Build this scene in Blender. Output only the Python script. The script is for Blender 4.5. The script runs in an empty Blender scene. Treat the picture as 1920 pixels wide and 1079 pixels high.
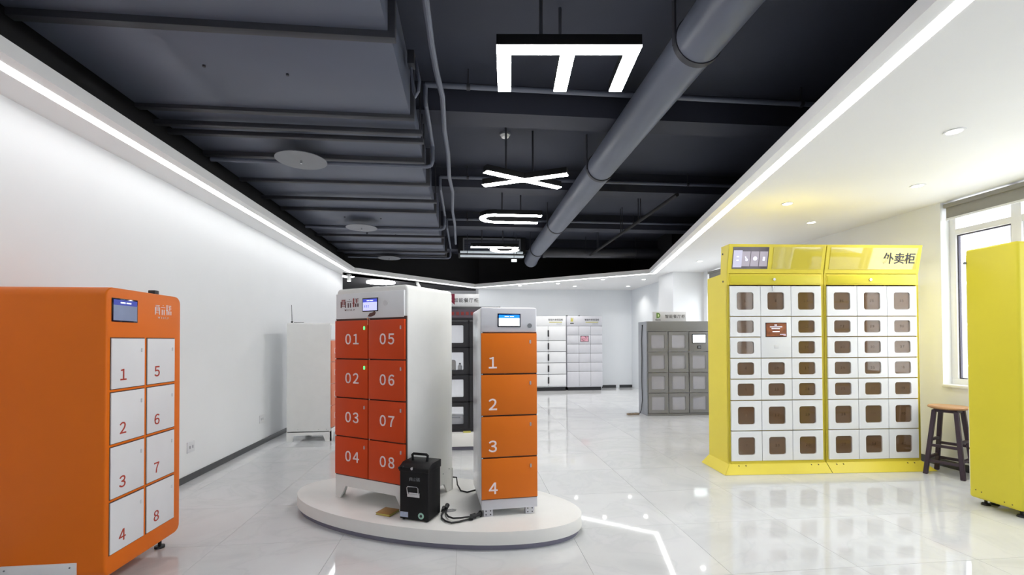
import bpy, bmesh, math, random
from mathutils import Vector, Matrix
random.seed(7)
sc = bpy.context.scene
C = sc.collection
R = math.radians
PI = math.pi

# ------------------------------------------------------------------ camera
SOF = 2.70          # underside of the white dropped ceiling
SLAB = 3.55         # underside of the dark slab
cam_d = bpy.data.cameras.new('camera')
cam_d.sensor_width = 36.0
cam_d.lens = 850.0 / 1920.0 * 36.0
cam_d.shift_y = (628.13 - 539.5) / 1920.0
cam_d.clip_start = 0.05
cam = bpy.data.objects.new('camera', cam_d)
C.objects.link(cam)
def set_camera():
    a, p, r = R(5.7106), R(0.8), R(0.26)
    f0 = Vector((math.sin(a), math.cos(a), 0)); r0 = Vector((math.cos(a), -math.sin(a), 0)); u0 = Vector((0, 0, 1))
    f = f0 * math.cos(p) + u0 * math.sin(p); u1 = u0 * math.cos(p) - f0 * math.sin(p)
    rt = r0 * math.cos(r) - u1 * math.sin(r); up = u1 * math.cos(r) + r0 * math.sin(r)
    m = Matrix((rt, up, -f)).transposed().to_4x4()
    m.translation = (0, 0, 1.30)
    cam.matrix_world = m
set_camera()
sc.camera = cam

# ------------------------------------------------------------------ sky, exposure
w = bpy.data.worlds.new('overcast_sky'); sc.world = w
w.use_nodes = True
bg = w.node_tree.nodes['Background']
bg.inputs['Color'].default_value = (0.93, 0.97, 1.0, 1)
bg.inputs['Strength'].default_value = 3.0
sc.view_settings.view_transform = 'Standard'
sc.view_settings.look = 'None'
sc.view_settings.exposure = 0.66
sc.view_settings.gamma = 1.0
sc.view_settings.use_curve_mapping = False
sc.cycles.max_bounces = 8
sc.cycles.adaptive_threshold = 0.02
sc.cycles.diffuse_bounces = 5
sc.cycles.glossy_bounces = 4
sc.cycles.transparent_max_bounces = 12
sc.cycles.caustics_reflective = False
sc.cycles.caustics_refractive = False
LED_E = 5.6
LETTER_E = 38.0
DOWN_W = 3.0
PEND_E = 22.0

# ------------------------------------------------------------------ materials
def srgb(r, g, b):
    f = lambda c: (c/255/12.92) if c/255 <= 0.04045 else ((c/255+0.055)/1.055)**2.4
    return (f(r), f(g), f(b), 1)
M = {}
def mat(name, col, rough=0.5, metal=0.0, var=0.04, nscale=9.0, bump=0.0, bscale=120.0, spec=0.5, alpha=1.0, emit=0.0, coat=0.0, aniso=False):
    m = bpy.data.materials.new(name); m.use_nodes = True
    nt = m.node_tree; b = nt.nodes['Principled BSDF']
    b.inputs['Roughness'].default_value = rough
    b.inputs['Metallic'].default_value = metal
    b.inputs['Specular IOR Level'].default_value = spec
    b.inputs['Alpha'].default_value = alpha
    b.inputs['Coat Weight'].default_value = coat
    b.inputs['Coat Roughness'].default_value = 0.06
    tc = nt.nodes.new('ShaderNodeTexCoord')
    n = nt.nodes.new('ShaderNodeTexNoise'); n.inputs['Scale'].default_value = nscale; n.inputs['Detail'].default_value = 4
    nt.links.new(tc.outputs['Object'], n.inputs['Vector'])
    r = nt.nodes.new('ShaderNodeValToRGB')
    r.color_ramp.elements[0].position = 0.3; r.color_ramp.elements[1].position = 0.7
    r.color_ramp.elements[0].color = tuple(max(0, c*(1-var)) for c in col[:3]) + (1,)
    r.color_ramp.elements[1].color = tuple(min(1, c*(1+var)) for c in col[:3]) + (1,)
    nt.links.new(n.outputs['Fac'], r.inputs['Fac'])
    nt.links.new(r.outputs['Color'], b.inputs['Base Color'])
    if aniso:
        mp = nt.nodes.new('ShaderNodeMapping'); mp.inputs['Scale'].default_value = (60, 60, 0.6)
        nt.links.new(tc.outputs['Object'], mp.inputs['Vector'])
        n2 = nt.nodes.new('ShaderNodeTexNoise'); n2.inputs['Scale'].default_value = 3
        nt.links.new(mp.outputs['Vector'], n2.inputs['Vector'])
        mr = nt.nodes.new('ShaderNodeMapRange'); mr.inputs['To Min'].default_value = rough*0.7; mr.inputs['To Max'].default_value = rough*1.3
        nt.links.new(n2.outputs['Fac'], mr.inputs['Value']); nt.links.new(mr.outputs['Result'], b.inputs['Roughness'])
    if bump > 0:
        n3 = nt.nodes.new('ShaderNodeTexNoise'); n3.inputs['Scale'].default_value = bscale; n3.inputs['Detail'].default_value = 3
        nt.links.new(tc.outputs['Object'], n3.inputs['Vector'])
        bp = nt.nodes.new('ShaderNodeBump'); bp.inputs['Strength'].default_value = bump; bp.inputs['Distance'].default_value = 0.002
        nt.links.new(n3.outputs['Fac'], bp.inputs['Height']); nt.links.new(bp.outputs['Normal'], b.inputs['Normal'])
    if emit > 0:
        nt.links.new(r.outputs['Color'], b.inputs['Emission Color'])
        b.inputs['Emission Strength'].default_value = emit
    M[name] = m
    return m
mat('wall_white', srgb(236, 238, 240), 0.55, var=0.01, nscale=2, bump=0.05)
mat('soffit_white', srgb(236, 236, 236), 0.6, var=0.01, nscale=2)
mat('back_white', srgb(232, 236, 240), 0.5, var=0.01, nscale=2)
mat('ceiling_dark', srgb(50, 54, 68), 0.75, var=0.12, nscale=1.2, bump=0.15, bscale=60)
mat('beam_dark', srgb(46, 49, 62), 0.75, var=0.10, nscale=1.5, bump=0.1, bscale=60)
mat('matt_black', srgb(16, 16, 20), 0.8, var=0.08, nscale=2)
mat('duct_paint', srgb(90, 95, 111), 0.5, var=0.05, nscale=1.4)
mat('pipe_paint', srgb(98, 103, 118), 0.45, var=0.05, nscale=3)
mat('steel_dark', srgb(52, 53, 60), 0.5, var=0.06)
mat('disc_grey', srgb(120, 122, 128), 0.4, var=0.04)
mat('baseboard', srgb(58, 60, 63), 0.35, var=0.05)
mat('grout', srgb(150, 152, 152), 0.6, var=0.05)
mat('white_metal', srgb(234, 235, 233), 0.35, var=0.015)
mat('cool_metal', srgb(208, 209, 216), 0.3, var=0.015)
mat('white_panel', srgb(232, 234, 237), 0.4, var=0.012)
mat('white_platform', srgb(232, 231, 228), 0.3, var=0.01)
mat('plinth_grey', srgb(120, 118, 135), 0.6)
mat('orange_body', srgb(230, 114, 12), 0.42, spec=0.3, var=0.02, nscale=4, bump=0.04, bscale=400)
mat('door_red', srgb(210, 68, 10), 0.45, spec=0.3, var=0.02, nscale=6, bump=0.04, bscale=400)
mat('door_orange', srgb(222, 114, 18), 0.45, spec=0.3, var=0.02, nscale=6, bump=0.04, bscale=400)
mat('door_pink', srgb(224, 130, 95), 0.4, var=0.02)
mat('number_red', srgb(178, 60, 40), 0.5)
mat('number_white', srgb(238, 222, 222), 0.5)
mat('logo_red', srgb(150, 50, 48), 0.5, var=0.1)
mat('logo_dark', srgb(95, 62, 60), 0.5)
mat('ink_black', srgb(38, 38, 44), 0.5)
mat('ink_grey', srgb(120, 124, 130), 0.5)
mat('seam_dark', srgb(70, 48, 42), 0.6)
mat('seam_grey', srgb(96, 98, 104), 0.6)
mat('chrome', srgb(205, 205, 208), 0.18, 1.0)
mat('brushed', srgb(226, 226, 230), 0.30, 0.55, aniso=True)
mat('lock_grey', srgb(190, 175, 175), 0.35, 0.4)
mat('lock_green', srgb(70, 235, 110), 0.4, emit=1.6)
mat('yellow', srgb(228, 210, 68), 0.36, spec=0.35, var=0.015, nscale=4)
mat('yellow_deep', srgb(218, 205, 58), 0.36, spec=0.35, var=0.015, nscale=4)
mat('yellow_pane', srgb(206, 190, 78), 0.04, var=0.02, coat=1.0, spec=0.7)
mat('brown_glass', srgb(120, 92, 66), 0.04, var=0.06, nscale=3, alpha=0.62, coat=0.6)
mat('pale_glass', srgb(214, 214, 224), 0.06, var=0.02, alpha=0.5, coat=0.3)  # pale half-opaque tint stands in for bright reflections on clear panes
mat('see_glass', srgb(214, 218, 228), 0.05, var=0.02, alpha=0.16, coat=0.3)
mat('window_glass', srgb(245, 250, 255), 0.0, var=0.0, alpha=0.04)
mat('inner_beige', srgb(196, 172, 110), 0.6, var=0.03)
mat('inner_grey', srgb(232, 232, 240), 0.5, var=0.02)
mat('grey_metal', srgb(134, 134, 134), 0.38, var=0.02)
mat('grey_side', srgb(150, 154, 162), 0.38, var=0.02)
mat('black_metal', srgb(30, 29, 34), 0.35, var=0.05)
mat('black_plastic', srgb(12, 12, 15), 0.55, spec=0.3, var=0.06, bump=0.08, bscale=300)
mat('black_rubber', srgb(20, 20, 24), 0.5, var=0.05)
mat('stool_wood', srgb(56, 40, 52), 0.4, var=0.15, nscale=12)
mat('stool_seat', srgb(186, 140, 96), 0.35, var=0.12, nscale=6)
mat('card_brown', srgb(160, 124, 72), 0.55, var=0.06)
mat('bag_brown', srgb(150, 135, 118), 0.7, var=0.06)
mat('number_dim', srgb(74, 56, 42), 0.3)
mat('film', srgb(215, 215, 220), 0.1, var=0.03, alpha=0.35, coat=0.5)
mat('blind_grey', srgb(150, 148, 144), 0.75, var=0.02, nscale=30)
mat('upvc', srgb(232, 232, 234), 0.3, var=0.01)
mat('gasket', srgb(70, 66, 84), 0.5)
mat('screen_black', srgb(16, 16, 40), 0.12, var=0.02)
mat('screen_blue', srgb(62, 74, 186), 0.2, emit=0.55, var=0.02)
mat('screen_bright_blue', srgb(20, 116, 232), 0.2, emit=0.9, var=0.04)
mat('screen_lilac', srgb(184, 188, 236), 0.2, emit=0.6, var=0.02)
mat('screen_dim', srgb(120, 130, 155), 0.15, emit=0.25, var=0.08, nscale=6)
mat('screen_dim_blue', srgb(66, 76, 160), 0.15, emit=0.3, var=0.03)
mat('screen_white', srgb(240, 252, 252), 0.2, emit=1.0, var=0.01)
mat('screen_glow', srgb(225, 232, 255), 0.2, emit=0.7, var=0.02)
mat('screen_reflection', srgb(110, 62, 34), 0.1, emit=0.35, var=0.5, nscale=14)  # brown mottle and glow imitate a reflection on dark screen glass
mat('screen_photo', srgb(150, 110, 120), 0.2, emit=0.5, var=0.6, nscale=30)
mat('card_mauve', srgb(160, 152, 164), 0.25, emit=0.25, var=0.03)
mat('card_lilac', srgb(182, 180, 202), 0.25, emit=0.3, var=0.03)
mat('display_dark', srgb(74, 66, 74), 0.12, var=0.1, emit=0.2)
mat('led_red', srgb(110, 30, 28), 0.4, emit=0.15)
mat('sign_grey', srgb(222, 223, 226), 0.3, var=0.01)
mat('emblem_red', srgb(120, 24, 52), 0.4)
mat('emblem_green', srgb(112, 150, 76), 0.4)
mat('emblem_lime', srgb(222, 240, 190), 0.4)
mat('bar_gold', srgb(196, 188, 96), 0.5)
mat('sticker_green', srgb(160, 200, 185), 0.3)
mat('sticker_blue', srgb(172, 182, 205), 0.35, var=0.1, nscale=60)
mat('led_strip', (1, 1, 1, 1), 0.5, var=0, emit=LED_E)
mat('letter_glow', (1, 0.985, 0.965, 1), 0.5, var=0, emit=LETTER_E)
mat('downlight_glow', (1, 0.97, 0.92, 1), 0.5, var=0, emit=12.0)
mat('pendant_glow', (1, 0.98, 1, 1), 0.5, var=0, emit=PEND_E)
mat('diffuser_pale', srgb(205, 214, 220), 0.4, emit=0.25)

def marble():
    m = bpy.data.materials.new('polished_tile'); m.use_nodes = True
    nt = m.node_tree; b = nt.nodes['Principled BSDF']
    oi = nt.nodes.new('ShaderNodeObjectInfo'); tc = nt.nodes.new('ShaderNodeTexCoord')
    cmb = nt.nodes.new('ShaderNodeCombineXYZ')
    mul = nt.nodes.new('ShaderNodeMath'); mul.operation = 'MULTIPLY'; mul.inputs[1].default_value = 37.0
    nt.links.new(oi.outputs['Random'], mul.inputs[0])
    nt.links.new(mul.outputs[0], cmb.inputs[0]); nt.links.new(mul.outputs[0], cmb.inputs[2])
    ad = nt.nodes.new('ShaderNodeVectorMath'); ad.operation = 'ADD'
    nt.links.new(tc.outputs['Object'], ad.inputs[0]); nt.links.new(cmb.outputs[0], ad.inputs[1])
    n = nt.nodes.new('ShaderNodeTexNoise'); n.inputs['Scale'].default_value = 1.6; n.inputs['Detail'].default_value = 8
    n.inputs['Distortion'].default_value = 1.4
    nt.links.new(ad.outputs[0], n.inputs['Vector'])
    r = nt.nodes.new('ShaderNodeValToRGB')
    e = r.color_ramp.elements
    e[0].position = 0.32; e[0].color = srgb(203, 205, 207)
    e[1].position = 0.66; e[1].color = srgb(214, 216, 217)
    v = r.color_ramp.elements.new(0.47); v.color = srgb(211, 213, 214)
    v2 = r.color_ramp.elements.new(0.50); v2.color = srgb(206, 208, 210)
    v3 = r.color_ramp.elements.new(0.53); v3.color = srgb(212, 213, 215)
    nt.links.new(n.outputs['Fac'], r.inputs['Fac']); nt.links.new(r.outputs['Color'], b.inputs['Base Color'])
    b.inputs['Roughness'].default_value = 0.045
    b.inputs['Specular IOR Level'].default_value = 0.62
    M['tile'] = m
marble()

# ------------------------------------------------------------------ mesh helpers
class MB:
    def __init__(s): s.v = []; s.f = []
    def add(s, vs, fs):
        k = len(s.v); s.v += [tuple(p) for p in vs]; s.f += [tuple(i+k for i in f) for f in fs]; return s
    def box(s, x0, x1, y0, y1, z0, z1):
        return s.add([(x0,y0,z0),(x1,y0,z0),(x1,y1,z0),(x0,y1,z0),(x0,y0,z1),(x1,y0,z1),(x1,y1,z1),(x0,y1,z1)],
                     [(3,2,1,0),(4,5,6,7),(0,1,5,4),(1,2,6,5),(2,3,7,6),(3,0,4,7)])
    def prism(s, pts, axis, a, b):
        """2-D outline extruded along an axis ('x': pts=(y,z); 'y': pts=(x,z); 'z': pts=(x,y))"""
        n = len(pts)
        def mk(p, t): return {'x': (t,p[0],p[1]), 'y': (p[0],t,p[1]), 'z': (p[0],p[1],t)}[axis]
        vs = [mk(p, a) for p in pts] + [mk(p, b) for p in pts]
        fs = [tuple(range(n-1,-1,-1)), tuple(range(n, 2*n))] + [(i,(i+1)%n,n+(i+1)%n,n+i) for i in range(n)]
        return s.add(vs, fs)
    def cyl(s, p0, p1, r0, r1=None, n=16, cap=True):
        r1 = r0 if r1 is None else r1
        p0 = Vector(p0); p1 = Vector(p1); d = (p1-p0).normalized()
        a = d.orthogonal().normalized(); b = d.cross(a)
        vs = []
        for p, r in ((p0,r0),(p1,r1)):
            for i in range(n):
                t = 2*PI*i/n; vs.append(p + a*(r*math.cos(t)) + b*(r*math.sin(t)))
        fs = [(i,(i+1)%n,n+(i+1)%n,n+i) for i in range(n)]
        if cap: fs += [tuple(range(n-1,-1,-1)), tuple(range(n,2*n))]
        return s.add(vs, fs)
    def tube(s, path, r, n=10):
        pts = [Vector(p) for p in path]
        prev = None; rings = []
        for i, p in enumerate(pts):
            t = ((pts[min(i+1,len(pts)-1)]-p).normalized() + (p-pts[max(i-1,0)]).normalized())
            t = t.normalized() if t.length > 1e-6 else Vector((0,0,1))
            a = t.orthogonal().normalized() if prev is None else (prev - t*prev.dot(t)).normalized()
            prev = a; b = t.cross(a)
            rings.append([p + a*(r*math.cos(2*PI*k/n)) + b*(r*math.sin(2*PI*k/n)) for k in range(n)])
        vs = [q for ring in rings for q in ring]; fs = []
        for i in range(len(rings)-1):
            for k in range(n):
                fs.append((i*n+k, i*n+(k+1)%n, (i+1)*n+(k+1)%n, (i+1)*n+k))
        fs += [tuple(range(n-1,-1,-1)), tuple(range((len(rings)-1)*n, len(rings)*n))]
        return s.add(vs, fs)
    def ring(s, w, h, iw, ih, r, y0, y1, cx=0, cz=0, n=24):
        """rectangular frame with a round-cornered opening, in the xz plane"""
        inn = rrect(iw, ih, r, 3)
        out = []
        for (x, z) in inn:
            k = max(abs(x)/(w/2), abs(z)/(h/2)); out.append((x/k, z/k))
        # snap the nearest outer points onto the corners
        for sx in (-1,1):
            for sz in (-1,1):
                j = min(range(len(out)), key=lambda i: (out[i][0]-sx*w/2)**2+(out[i][1]-sz*h/2)**2); out[j] = (sx*w/2, sz*h/2)
        m = len(inn); vs = []
        for y in (y0, y1):
            vs += [(cx+x, y, cz+z) for x, z in out] + [(cx+x, y, cz+z) for x, z in inn]
        fs = []
        for i in range(m):
            j = (i+1) % m
            fs.append((i, j, m+j, m+i)); fs.append((2*m+i, 3*m+i, 3*m+j, 2*m+j))
            fs.append((i, 2*m+i, 2*m+j, j)); fs.append((m+i, m+j, 3*m+j, 3*m+i))
        return s.add(vs, fs)
    def xf(s, mtx): s.v = [tuple(mtx @ Vector(p)) for p in s.v]; return s
    def mesh(s, name, bevel=0, seg=2, smooth=True):
        me = bpy.data.meshes.new(name); me.from_pydata(s.v, [], s.f)
        bm = bmesh.new(); bm.from_mesh(me)
        bmesh.ops.remove_doubles(bm, verts=bm.verts, dist=1e-6)
        bmesh.ops.recalc_face_normals(bm, faces=bm.faces)
        if bevel:
            es = [e for e in bm.edges if len(e.link_faces) == 2 and e.calc_face_angle(0) > 0.6]
            bmesh.ops.bevel(bm, geom=es, offset=bevel, segments=seg, profile=0.5, affect='EDGES', clamp_overlap=True)
        bm.to_mesh(me); bm.free()
        if smooth:
            me.polygons.foreach_set('use_smooth', [True]*len(me.polygons))
            me.set_sharp_from_angle(angle=R(35))
        me.update()
        return me
def rrect(w, h, r, n=4):
    pts = []
    for cx, cz, a0 in ((w/2-r, h/2-r, 0), (-w/2+r, h/2-r, 90), (-w/2+r, -h/2+r, 180), (w/2-r, -h/2+r, 270)):
        for i in range(n+1):
            t = R(a0 + 90*i/n); pts.append((cx+r*math.cos(t), cz+r*math.sin(t)))
    return pts
def obj(name, me, m, parent=None, loc=(0,0,0), rot=(0,0,0)):
    if isinstance(me, MB): me = me.mesh(name)
    if not me.materials: me.materials.append(M[m])
    o = bpy.data.objects.new(name, me); C.objects.link(o)
    o.location = loc; o.rotation_euler = rot
    if parent: o.parent = parent
    return o
def tag(o, label, cat, group=None, kind=None):
    if label: o['label'] = label
    if cat: o['category'] = cat
    if group: o['group'] = group
    if kind: o['kind'] = kind
    return o
def thing(name, label, cat, loc=(0,0,0), rotz=0, group=None):
    o = bpy.data.objects.new(name, None); C.objects.link(o); o.empty_display_size = 0.1
    o.location = loc; o.rotation_euler = (0,0,rotz)
    return tag(o, label, cat, group)
def struct(name, me, m, label=None):
    o = obj(name, me, m); o['kind'] = 'structure'
    if label: o['label'] = label
    return o
def plab(o, label): o['label'] = label; return o
_tc = {}
def text_me(body, size, ext=0.0008, bold=0.0, align='CENTER', spacing=1.0, narrow=1.0):
    """letters standing in the xz plane, read from -y"""
    k = (body, size, ext, bold, align, spacing, narrow)
    if k in _tc: return _tc[k].copy()
    cu = bpy.data.curves.new('lettering', 'FONT'); cu.body = body; cu.size = size; cu.extrude = ext
    cu.offset = bold*size; cu.align_x = align; cu.align_y = 'CENTER'; cu.space_character = spacing; cu.resolution_u = 3
    o = bpy.data.objects.new('lettering', cu); C.objects.link(o)
    bpy.context.view_layer.update()
    me = bpy.data.meshes.new_from_object(o.evaluated_get(bpy.context.evaluated_depsgraph_get()))
    bpy.data.objects.remove(o); bpy.data.curves.remove(cu)
    me.transform(Matrix.Rotation(PI/2, 4, 'X') @ Matrix.Diagonal((narrow,1,1,1)))
    me.materials.clear(); me.name = 'lettering'
    _tc[k] = me
    return me.copy()
FW = {ord(str(k)): 0xFF10+k for k in range(10)}
def text(name, body, parent, x, y, z, size, m, bold=0.0, align='CENTER', spacing=1.0, ext=0.0008, narrow=1.0):
    me = text_me(body, size, ext, bold, align, spacing, narrow); me.materials.append(M[m])
    return obj(name, me, m, parent, (x, y, z))
def bb(x0, x1, y0, y1, z0, z1, bevel=0.0, seg=2): return MB().box(x0,x1,y0,y1,z0,z1).mesh('box', bevel, seg)
def part_box(name, parent, m, x0, x1, y0, y1, z0, z1, bevel=0.0, seg=2):
    return obj(name, bb(x0,x1,y0,y1,z0,z1,bevel,seg), m, parent)

# =================================================================== SETTING
WL, WR, WB = -2.60, 4.84, 12.2      # left wall, right wall, back wall
YN = -5.0                           # wall behind the camera
TX, TY, OX, OY = 0.763, 0.69, -0.828, 3.09
floor = struct('floor', bb(-9.2, WR+0.2, YN-0.2, 16.2, -0.16, -0.008), 'grout')
tile_me = MB().box(0.0009, TX-0.0009, 0.0009, TY-0.0009, -0.008, 0).mesh('tile', smooth=False); tile_me.materials.append(M['tile'])
ix0, ix1 = math.floor((WL-OX)/TX), math.ceil((WR-OX)/TX)
iy0, iy1 = math.floor((YN-OY)/TY), math.ceil((WB-OY)/TY)
for iy in range(iy0, iy1):
    for ix in range(ix0, ix1):
        t = bpy.data.objects.new('tile', tile_me); C.objects.link(t)
        t.location = (OX+ix*TX, OY+iy*TY, 0); t.parent = floor
ff = obj('tile_field', bb(-9.2, OX+ix0*TX-0.002, OY+iy0*TY, 16.2, -0.008, 0), 'tile', floor); ff['kind'] = 'stuff'
ff = obj('tile_field', bb(OX+ix0*TX, 0.31, OY+iy1*TY+0.002, 16.2, -0.008, 0), 'tile', floor); ff['kind'] = 'stuff'

struct('wall_left', bb(WL-0.2, WL, YN, 9.85, 0, SLAB), 'wall_white')
struct('wall_front', bb(WL-0.2, WR+0.2, YN-0.2, YN, 0, SLAB), 'wall_white')
struct('wall_back', bb(0.32, WR+0.2, WB, WB+0.15, 0, SLAB), 'back_white')
struct('wall_passage', bb(0.32, 0.47, WB+0.15, 16.0, 0, 3.3), 'wall_white')
struct('wall_passage_end', bb(-9.2, 0.47, 16.0, 16.2, 0, 3.3), 'wall_white')
struct('wall_passage_side', bb(-9.2, -9.0, 9.65, 16.0, 0, 3.3), 'wall_white')
struct('wall_passage_near', bb(-9.0, WL-0.2, 9.65, 9.85, 0, 3.3), 'wall_white')
struct('ceiling_passage', MB().prism([(-9.0,9.85),(WL,9.85),(0.32,12.45),(0.32,16.0),(-9.0,16.0)], 'z', 3.08, 3.2).mesh('c'), 'matt_black')
# right wall with window openings
WIN = [(4.175, 1.15, 0.833), (8.72, 6.75, 0.833), (0.55, -2.6, 0.833)]
mb = MB()
ys = sorted([(b, a, s) for a, b, s in WIN])
y = YN
for b, a, s in ys:
    mb.box(WR, WR+0.24, y, b, 0, SLAB); mb.box(WR, WR+0.24, b, a, 0, s); mb.box(WR, WR+0.24, b, a, SOF+0.02, SLAB); y = a
mb.box(WR, WR+0.24, y, 8.86, 0, SLAB)
struct('wall_right', mb, 'wall_white')
struct('pillar', bb(4.19, WR+0.24, 8.86, 9.55, 0, SLAB), 'wall_white')
struct('wall_right_far', bb(4.56, WR+0.24, 9.55, WB, 0, SLAB), 'back_white')
# baseboards
struct('baseboard_left', bb(WL, WL+0.012, YN, 9.85, 0, 0.062, 0.003), 'baseboard')
struct('baseboard_right', bb(WR-0.012, WR, YN, 8.85, 0, 0.075, 0.003), 'baseboard')
struct('baseboard_back', MB().box(3.70, 4.10, WB-0.012, WB, 0, 0.075).box(4.2, 4.56, WB-0.012, WB, 0, 0.075).box(0.32, 1.55, WB-0.012, WB, 0, 0.075), 'baseboard')

# ---- ceiling: dark slab with beams
ceil = struct('ceiling', bb(WL-0.2, WR+0.24, YN-0.2, WB+0.15, SLAB, SLAB+0.15), 'ceiling_dark')
for yb in (-0.10, 1.92, 3.94, 5.88, 7.88, 9.86):
    part_box('beam', ceil, 'beam_dark', WL, WR, yb, yb+0.26, 3.30, SLAB)

# ---- white dropped ceiling round the opening, with cove LED
PL = [(-2.33, YN), (-2.33, 9.32), (0.21, 11.88), (3.90, 9.10), (3.90-0.2485*(9.10-YN), YN)]   # LED centre line, walked clockwise
def offset_line(pts, d):
    """offset an open polyline to its right side by d"""
    out = []
    for i, p in enumerate(pts):
        p = Vector(p)
        if i == 0: t = (Vector(pts[1])-p).normalized(); nrm = Vector((t.y, -t.x)); out.append(p+nrm*d)
        elif i == len(pts)-1: t = (p-Vector(pts[i-1])).normalized(); nrm = Vector((t.y, -t.x)); out.append(p+nrm*d)
        else:
            t1 = (p-Vector(pts[i-1])).normalized(); t2 = (Vector(pts[i+1])-p).normalized()
            n1 = Vector((t1.y, -t1.x)); n2 = Vector((t2.y, -t2.x)); b = (n1+n2).normalized(); out.append(p + b*(d/b.dot(n1)))
    return [(q.x, q.y) for q in out]
edge = offset_line(PL, 0.115)            # lip towards the opening
led_in = offset_line(PL, 0.035); led_out = offset_line(PL, -0.035)
lip_in = led_in
def strip_mesh(a, b, z0, z1):
    m = MB()
    for i in range(len(a)-1):
        m.prism([a[i], a[i+1], b[i+1], b[i]], 'z', z0, z1)
    return m
# soffit boards (outer side of the strip to the walls)
def quad_board(name, pts):
    return struct(name, MB().prism(pts, 'z', SOF, SOF+0.05).mesh(name, smooth=False), 'soffit_white')
lo = led_out
quad_board('soffit_left', [(WL, YN), (WL, 9.85), (-2.55, 9.45), lo[1], lo[0]][:2] + [(WL+0.02, 9.85), lo[1], lo[0]])
bandL = offset_line(PL, -0.15)
quad_board('soffit_band', [lo[1], (WL+0.02, 9.85), bandL[1], (bandL[2][0], bandL[2][1]), lo[2]])
quad_board('soffit_back', [lo[2], (bandL[2][0], bandL[2][1]), (0.32, WB), (4.56, WB), (4.56, 9.55), (4.19, 9.55), lo[3]])
quad_board('soffit_right', [lo[3], (4.19, 9.55), (4.19, 8.86), (WR+0.2, 8.86), (WR+0.2, YN), lo[4]])
struct('soffit_lip', strip_mesh(lip_in, offset_line(PL, 0.103), SOF, SOF+0.02), 'soffit_white')
struct('fascia', strip_mesh(edge, offset_line(PL, 0.103), SOF, SOF+0.078), 'soffit_white')
zl = SOF+0.06  # black sheets below stand in for the unlit dark of the open plenum
struct('plenum_shade', MB().box(WL-0.001, WL+0.01, YN, 9.85, zl, SLAB).box(WR-0.01, WR+0.001, YN, 8.86, zl, SLAB).box(0.33, 4.56, WB-0.01, WB+0.001, zl, SLAB)
       .box(4.18, 4.20, 8.85, 9.55, zl, SLAB).box(4.18, WR, 8.85, 8.861, zl, SLAB).box(4.55, 4.561, 9.55, WB, zl, SLAB).box(WL, WR, YN, YN+0.01, zl, SLAB)
       .prism([(WL, 9.85), (WL, 9.87), (0.33, 12.46), (0.33, 12.2)], 'z', zl, SLAB), 'matt_black')
struct('plenum_deck', MB().prism([(WL+0.01, YN), (WL+0.01, 9.84), bandL[1], offset_line(PL, -0.02)[1], offset_line(PL, -0.02)[0]], 'z', SOF+0.051, SOF+0.056)
       .prism([offset_line(PL, -0.02)[2], (0.33, WB-0.01), (4.55, WB-0.01), (4.55, 9.56), (4.17, 9.56), (4.17, 8.84), (WR-0.01, 8.84), (WR-0.01, YN), offset_line(PL, -0.02)[4], offset_line(PL, -0.02)[3]], 'z', SOF+0.051, SOF+0.056), 'matt_black')
struct('cove_channel', strip_mesh(led_out, led_in, SOF+0.03, SOF+0.045), 'soffit_white')
cove = thing('cove_light', 'continuous white LED cove strip running round the edge of the dropped ceiling', 'LED strip', (0,0,SOF))
for i in range(4):
    m_ = MB().prism([led_out[i], led_out[i+1], led_in[i+1], led_in[i]], 'z', SOF-0.002, SOF+0.02)
    m_.v = [(x, y, z-SOF) for x, y, z in m_.v]
    obj('led_run', m_, 'led_strip', cove)

# ---- windows
def window(n, ya, yb, zs, mulls):
    ztop = SOF+0.02
    w_ = bpy.data.objects.new('window_%d' % n, None); C.objects.link(w_); w_['kind'] = 'structure'
    w_.location = (WR+0.13, yb, zs)
    L = ya-yb; H = ztop-zs
    part_box('frame_rail', w_, 'upvc', -0.03, 0.04, 0, L, 0, 0.065, 0.005)
    part_box('frame_rail', w_, 'upvc', -0.03, 0.04, 0, L, H-0.03, H, 0.005)
    for y0 in (0, L-0.06): part_box('frame_stile', w_, 'upvc', -0.03, 0.04, y0, y0+0.06, 0.065, H-0.03, 0.005)
    tz = 2.355-zs
    part_box('transom', w_, 'upvc', -0.035, 0.04, 0.06, L-0.06, tz, tz+0.06, 0.005)
    edges = [0.06] + [m-yb for m in mulls] + [L-0.06]
    for m in mulls:
        part_box('mullion', w_, 'upvc', -0.04, 0.04, m-yb-0.04, m-yb+0.04, 0.065, H-0.03, 0.005)
    for i in range(len(edges)-1):
        a = edges[i] + (0.04 if i else 0); b = edges[i+1] - (0.04 if i < len(edges)-2 else 0)
        g = MB().ring(b-a, tz-0.065, b-a-0.024, tz-0.065-0.024, 0.004, -0.012, 0.012).xf(Matrix.Translation((0.0, (a+b)/2, (0.065+tz)/2)) @ Matrix.Rotation(PI/2, 4, 'Z'))
        obj('gasket', g, 'gasket', w_)
        part_box('pane', w_, 'window_glass', 0.0, 0.006, a+0.01, b-0.01, 0.075, tz-0.01)
        part_box('pane', w_, 'window_glass', 0.0, 0.006, a, b, tz+0.06, H-0.03)
    part_box('sill', w_, 'wall_white', -0.15, -0.02, 0, L, -0.02, 0.008, 0.004)
    return w_
window(1, *WIN[0], [3.60, 2.80, 2.00])
window(2, *WIN[1], [8.1, 7.4])
window(3, *WIN[2], [-0.2, -1.0, -1.8])  # out of view, added to let in more light from behind
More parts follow.
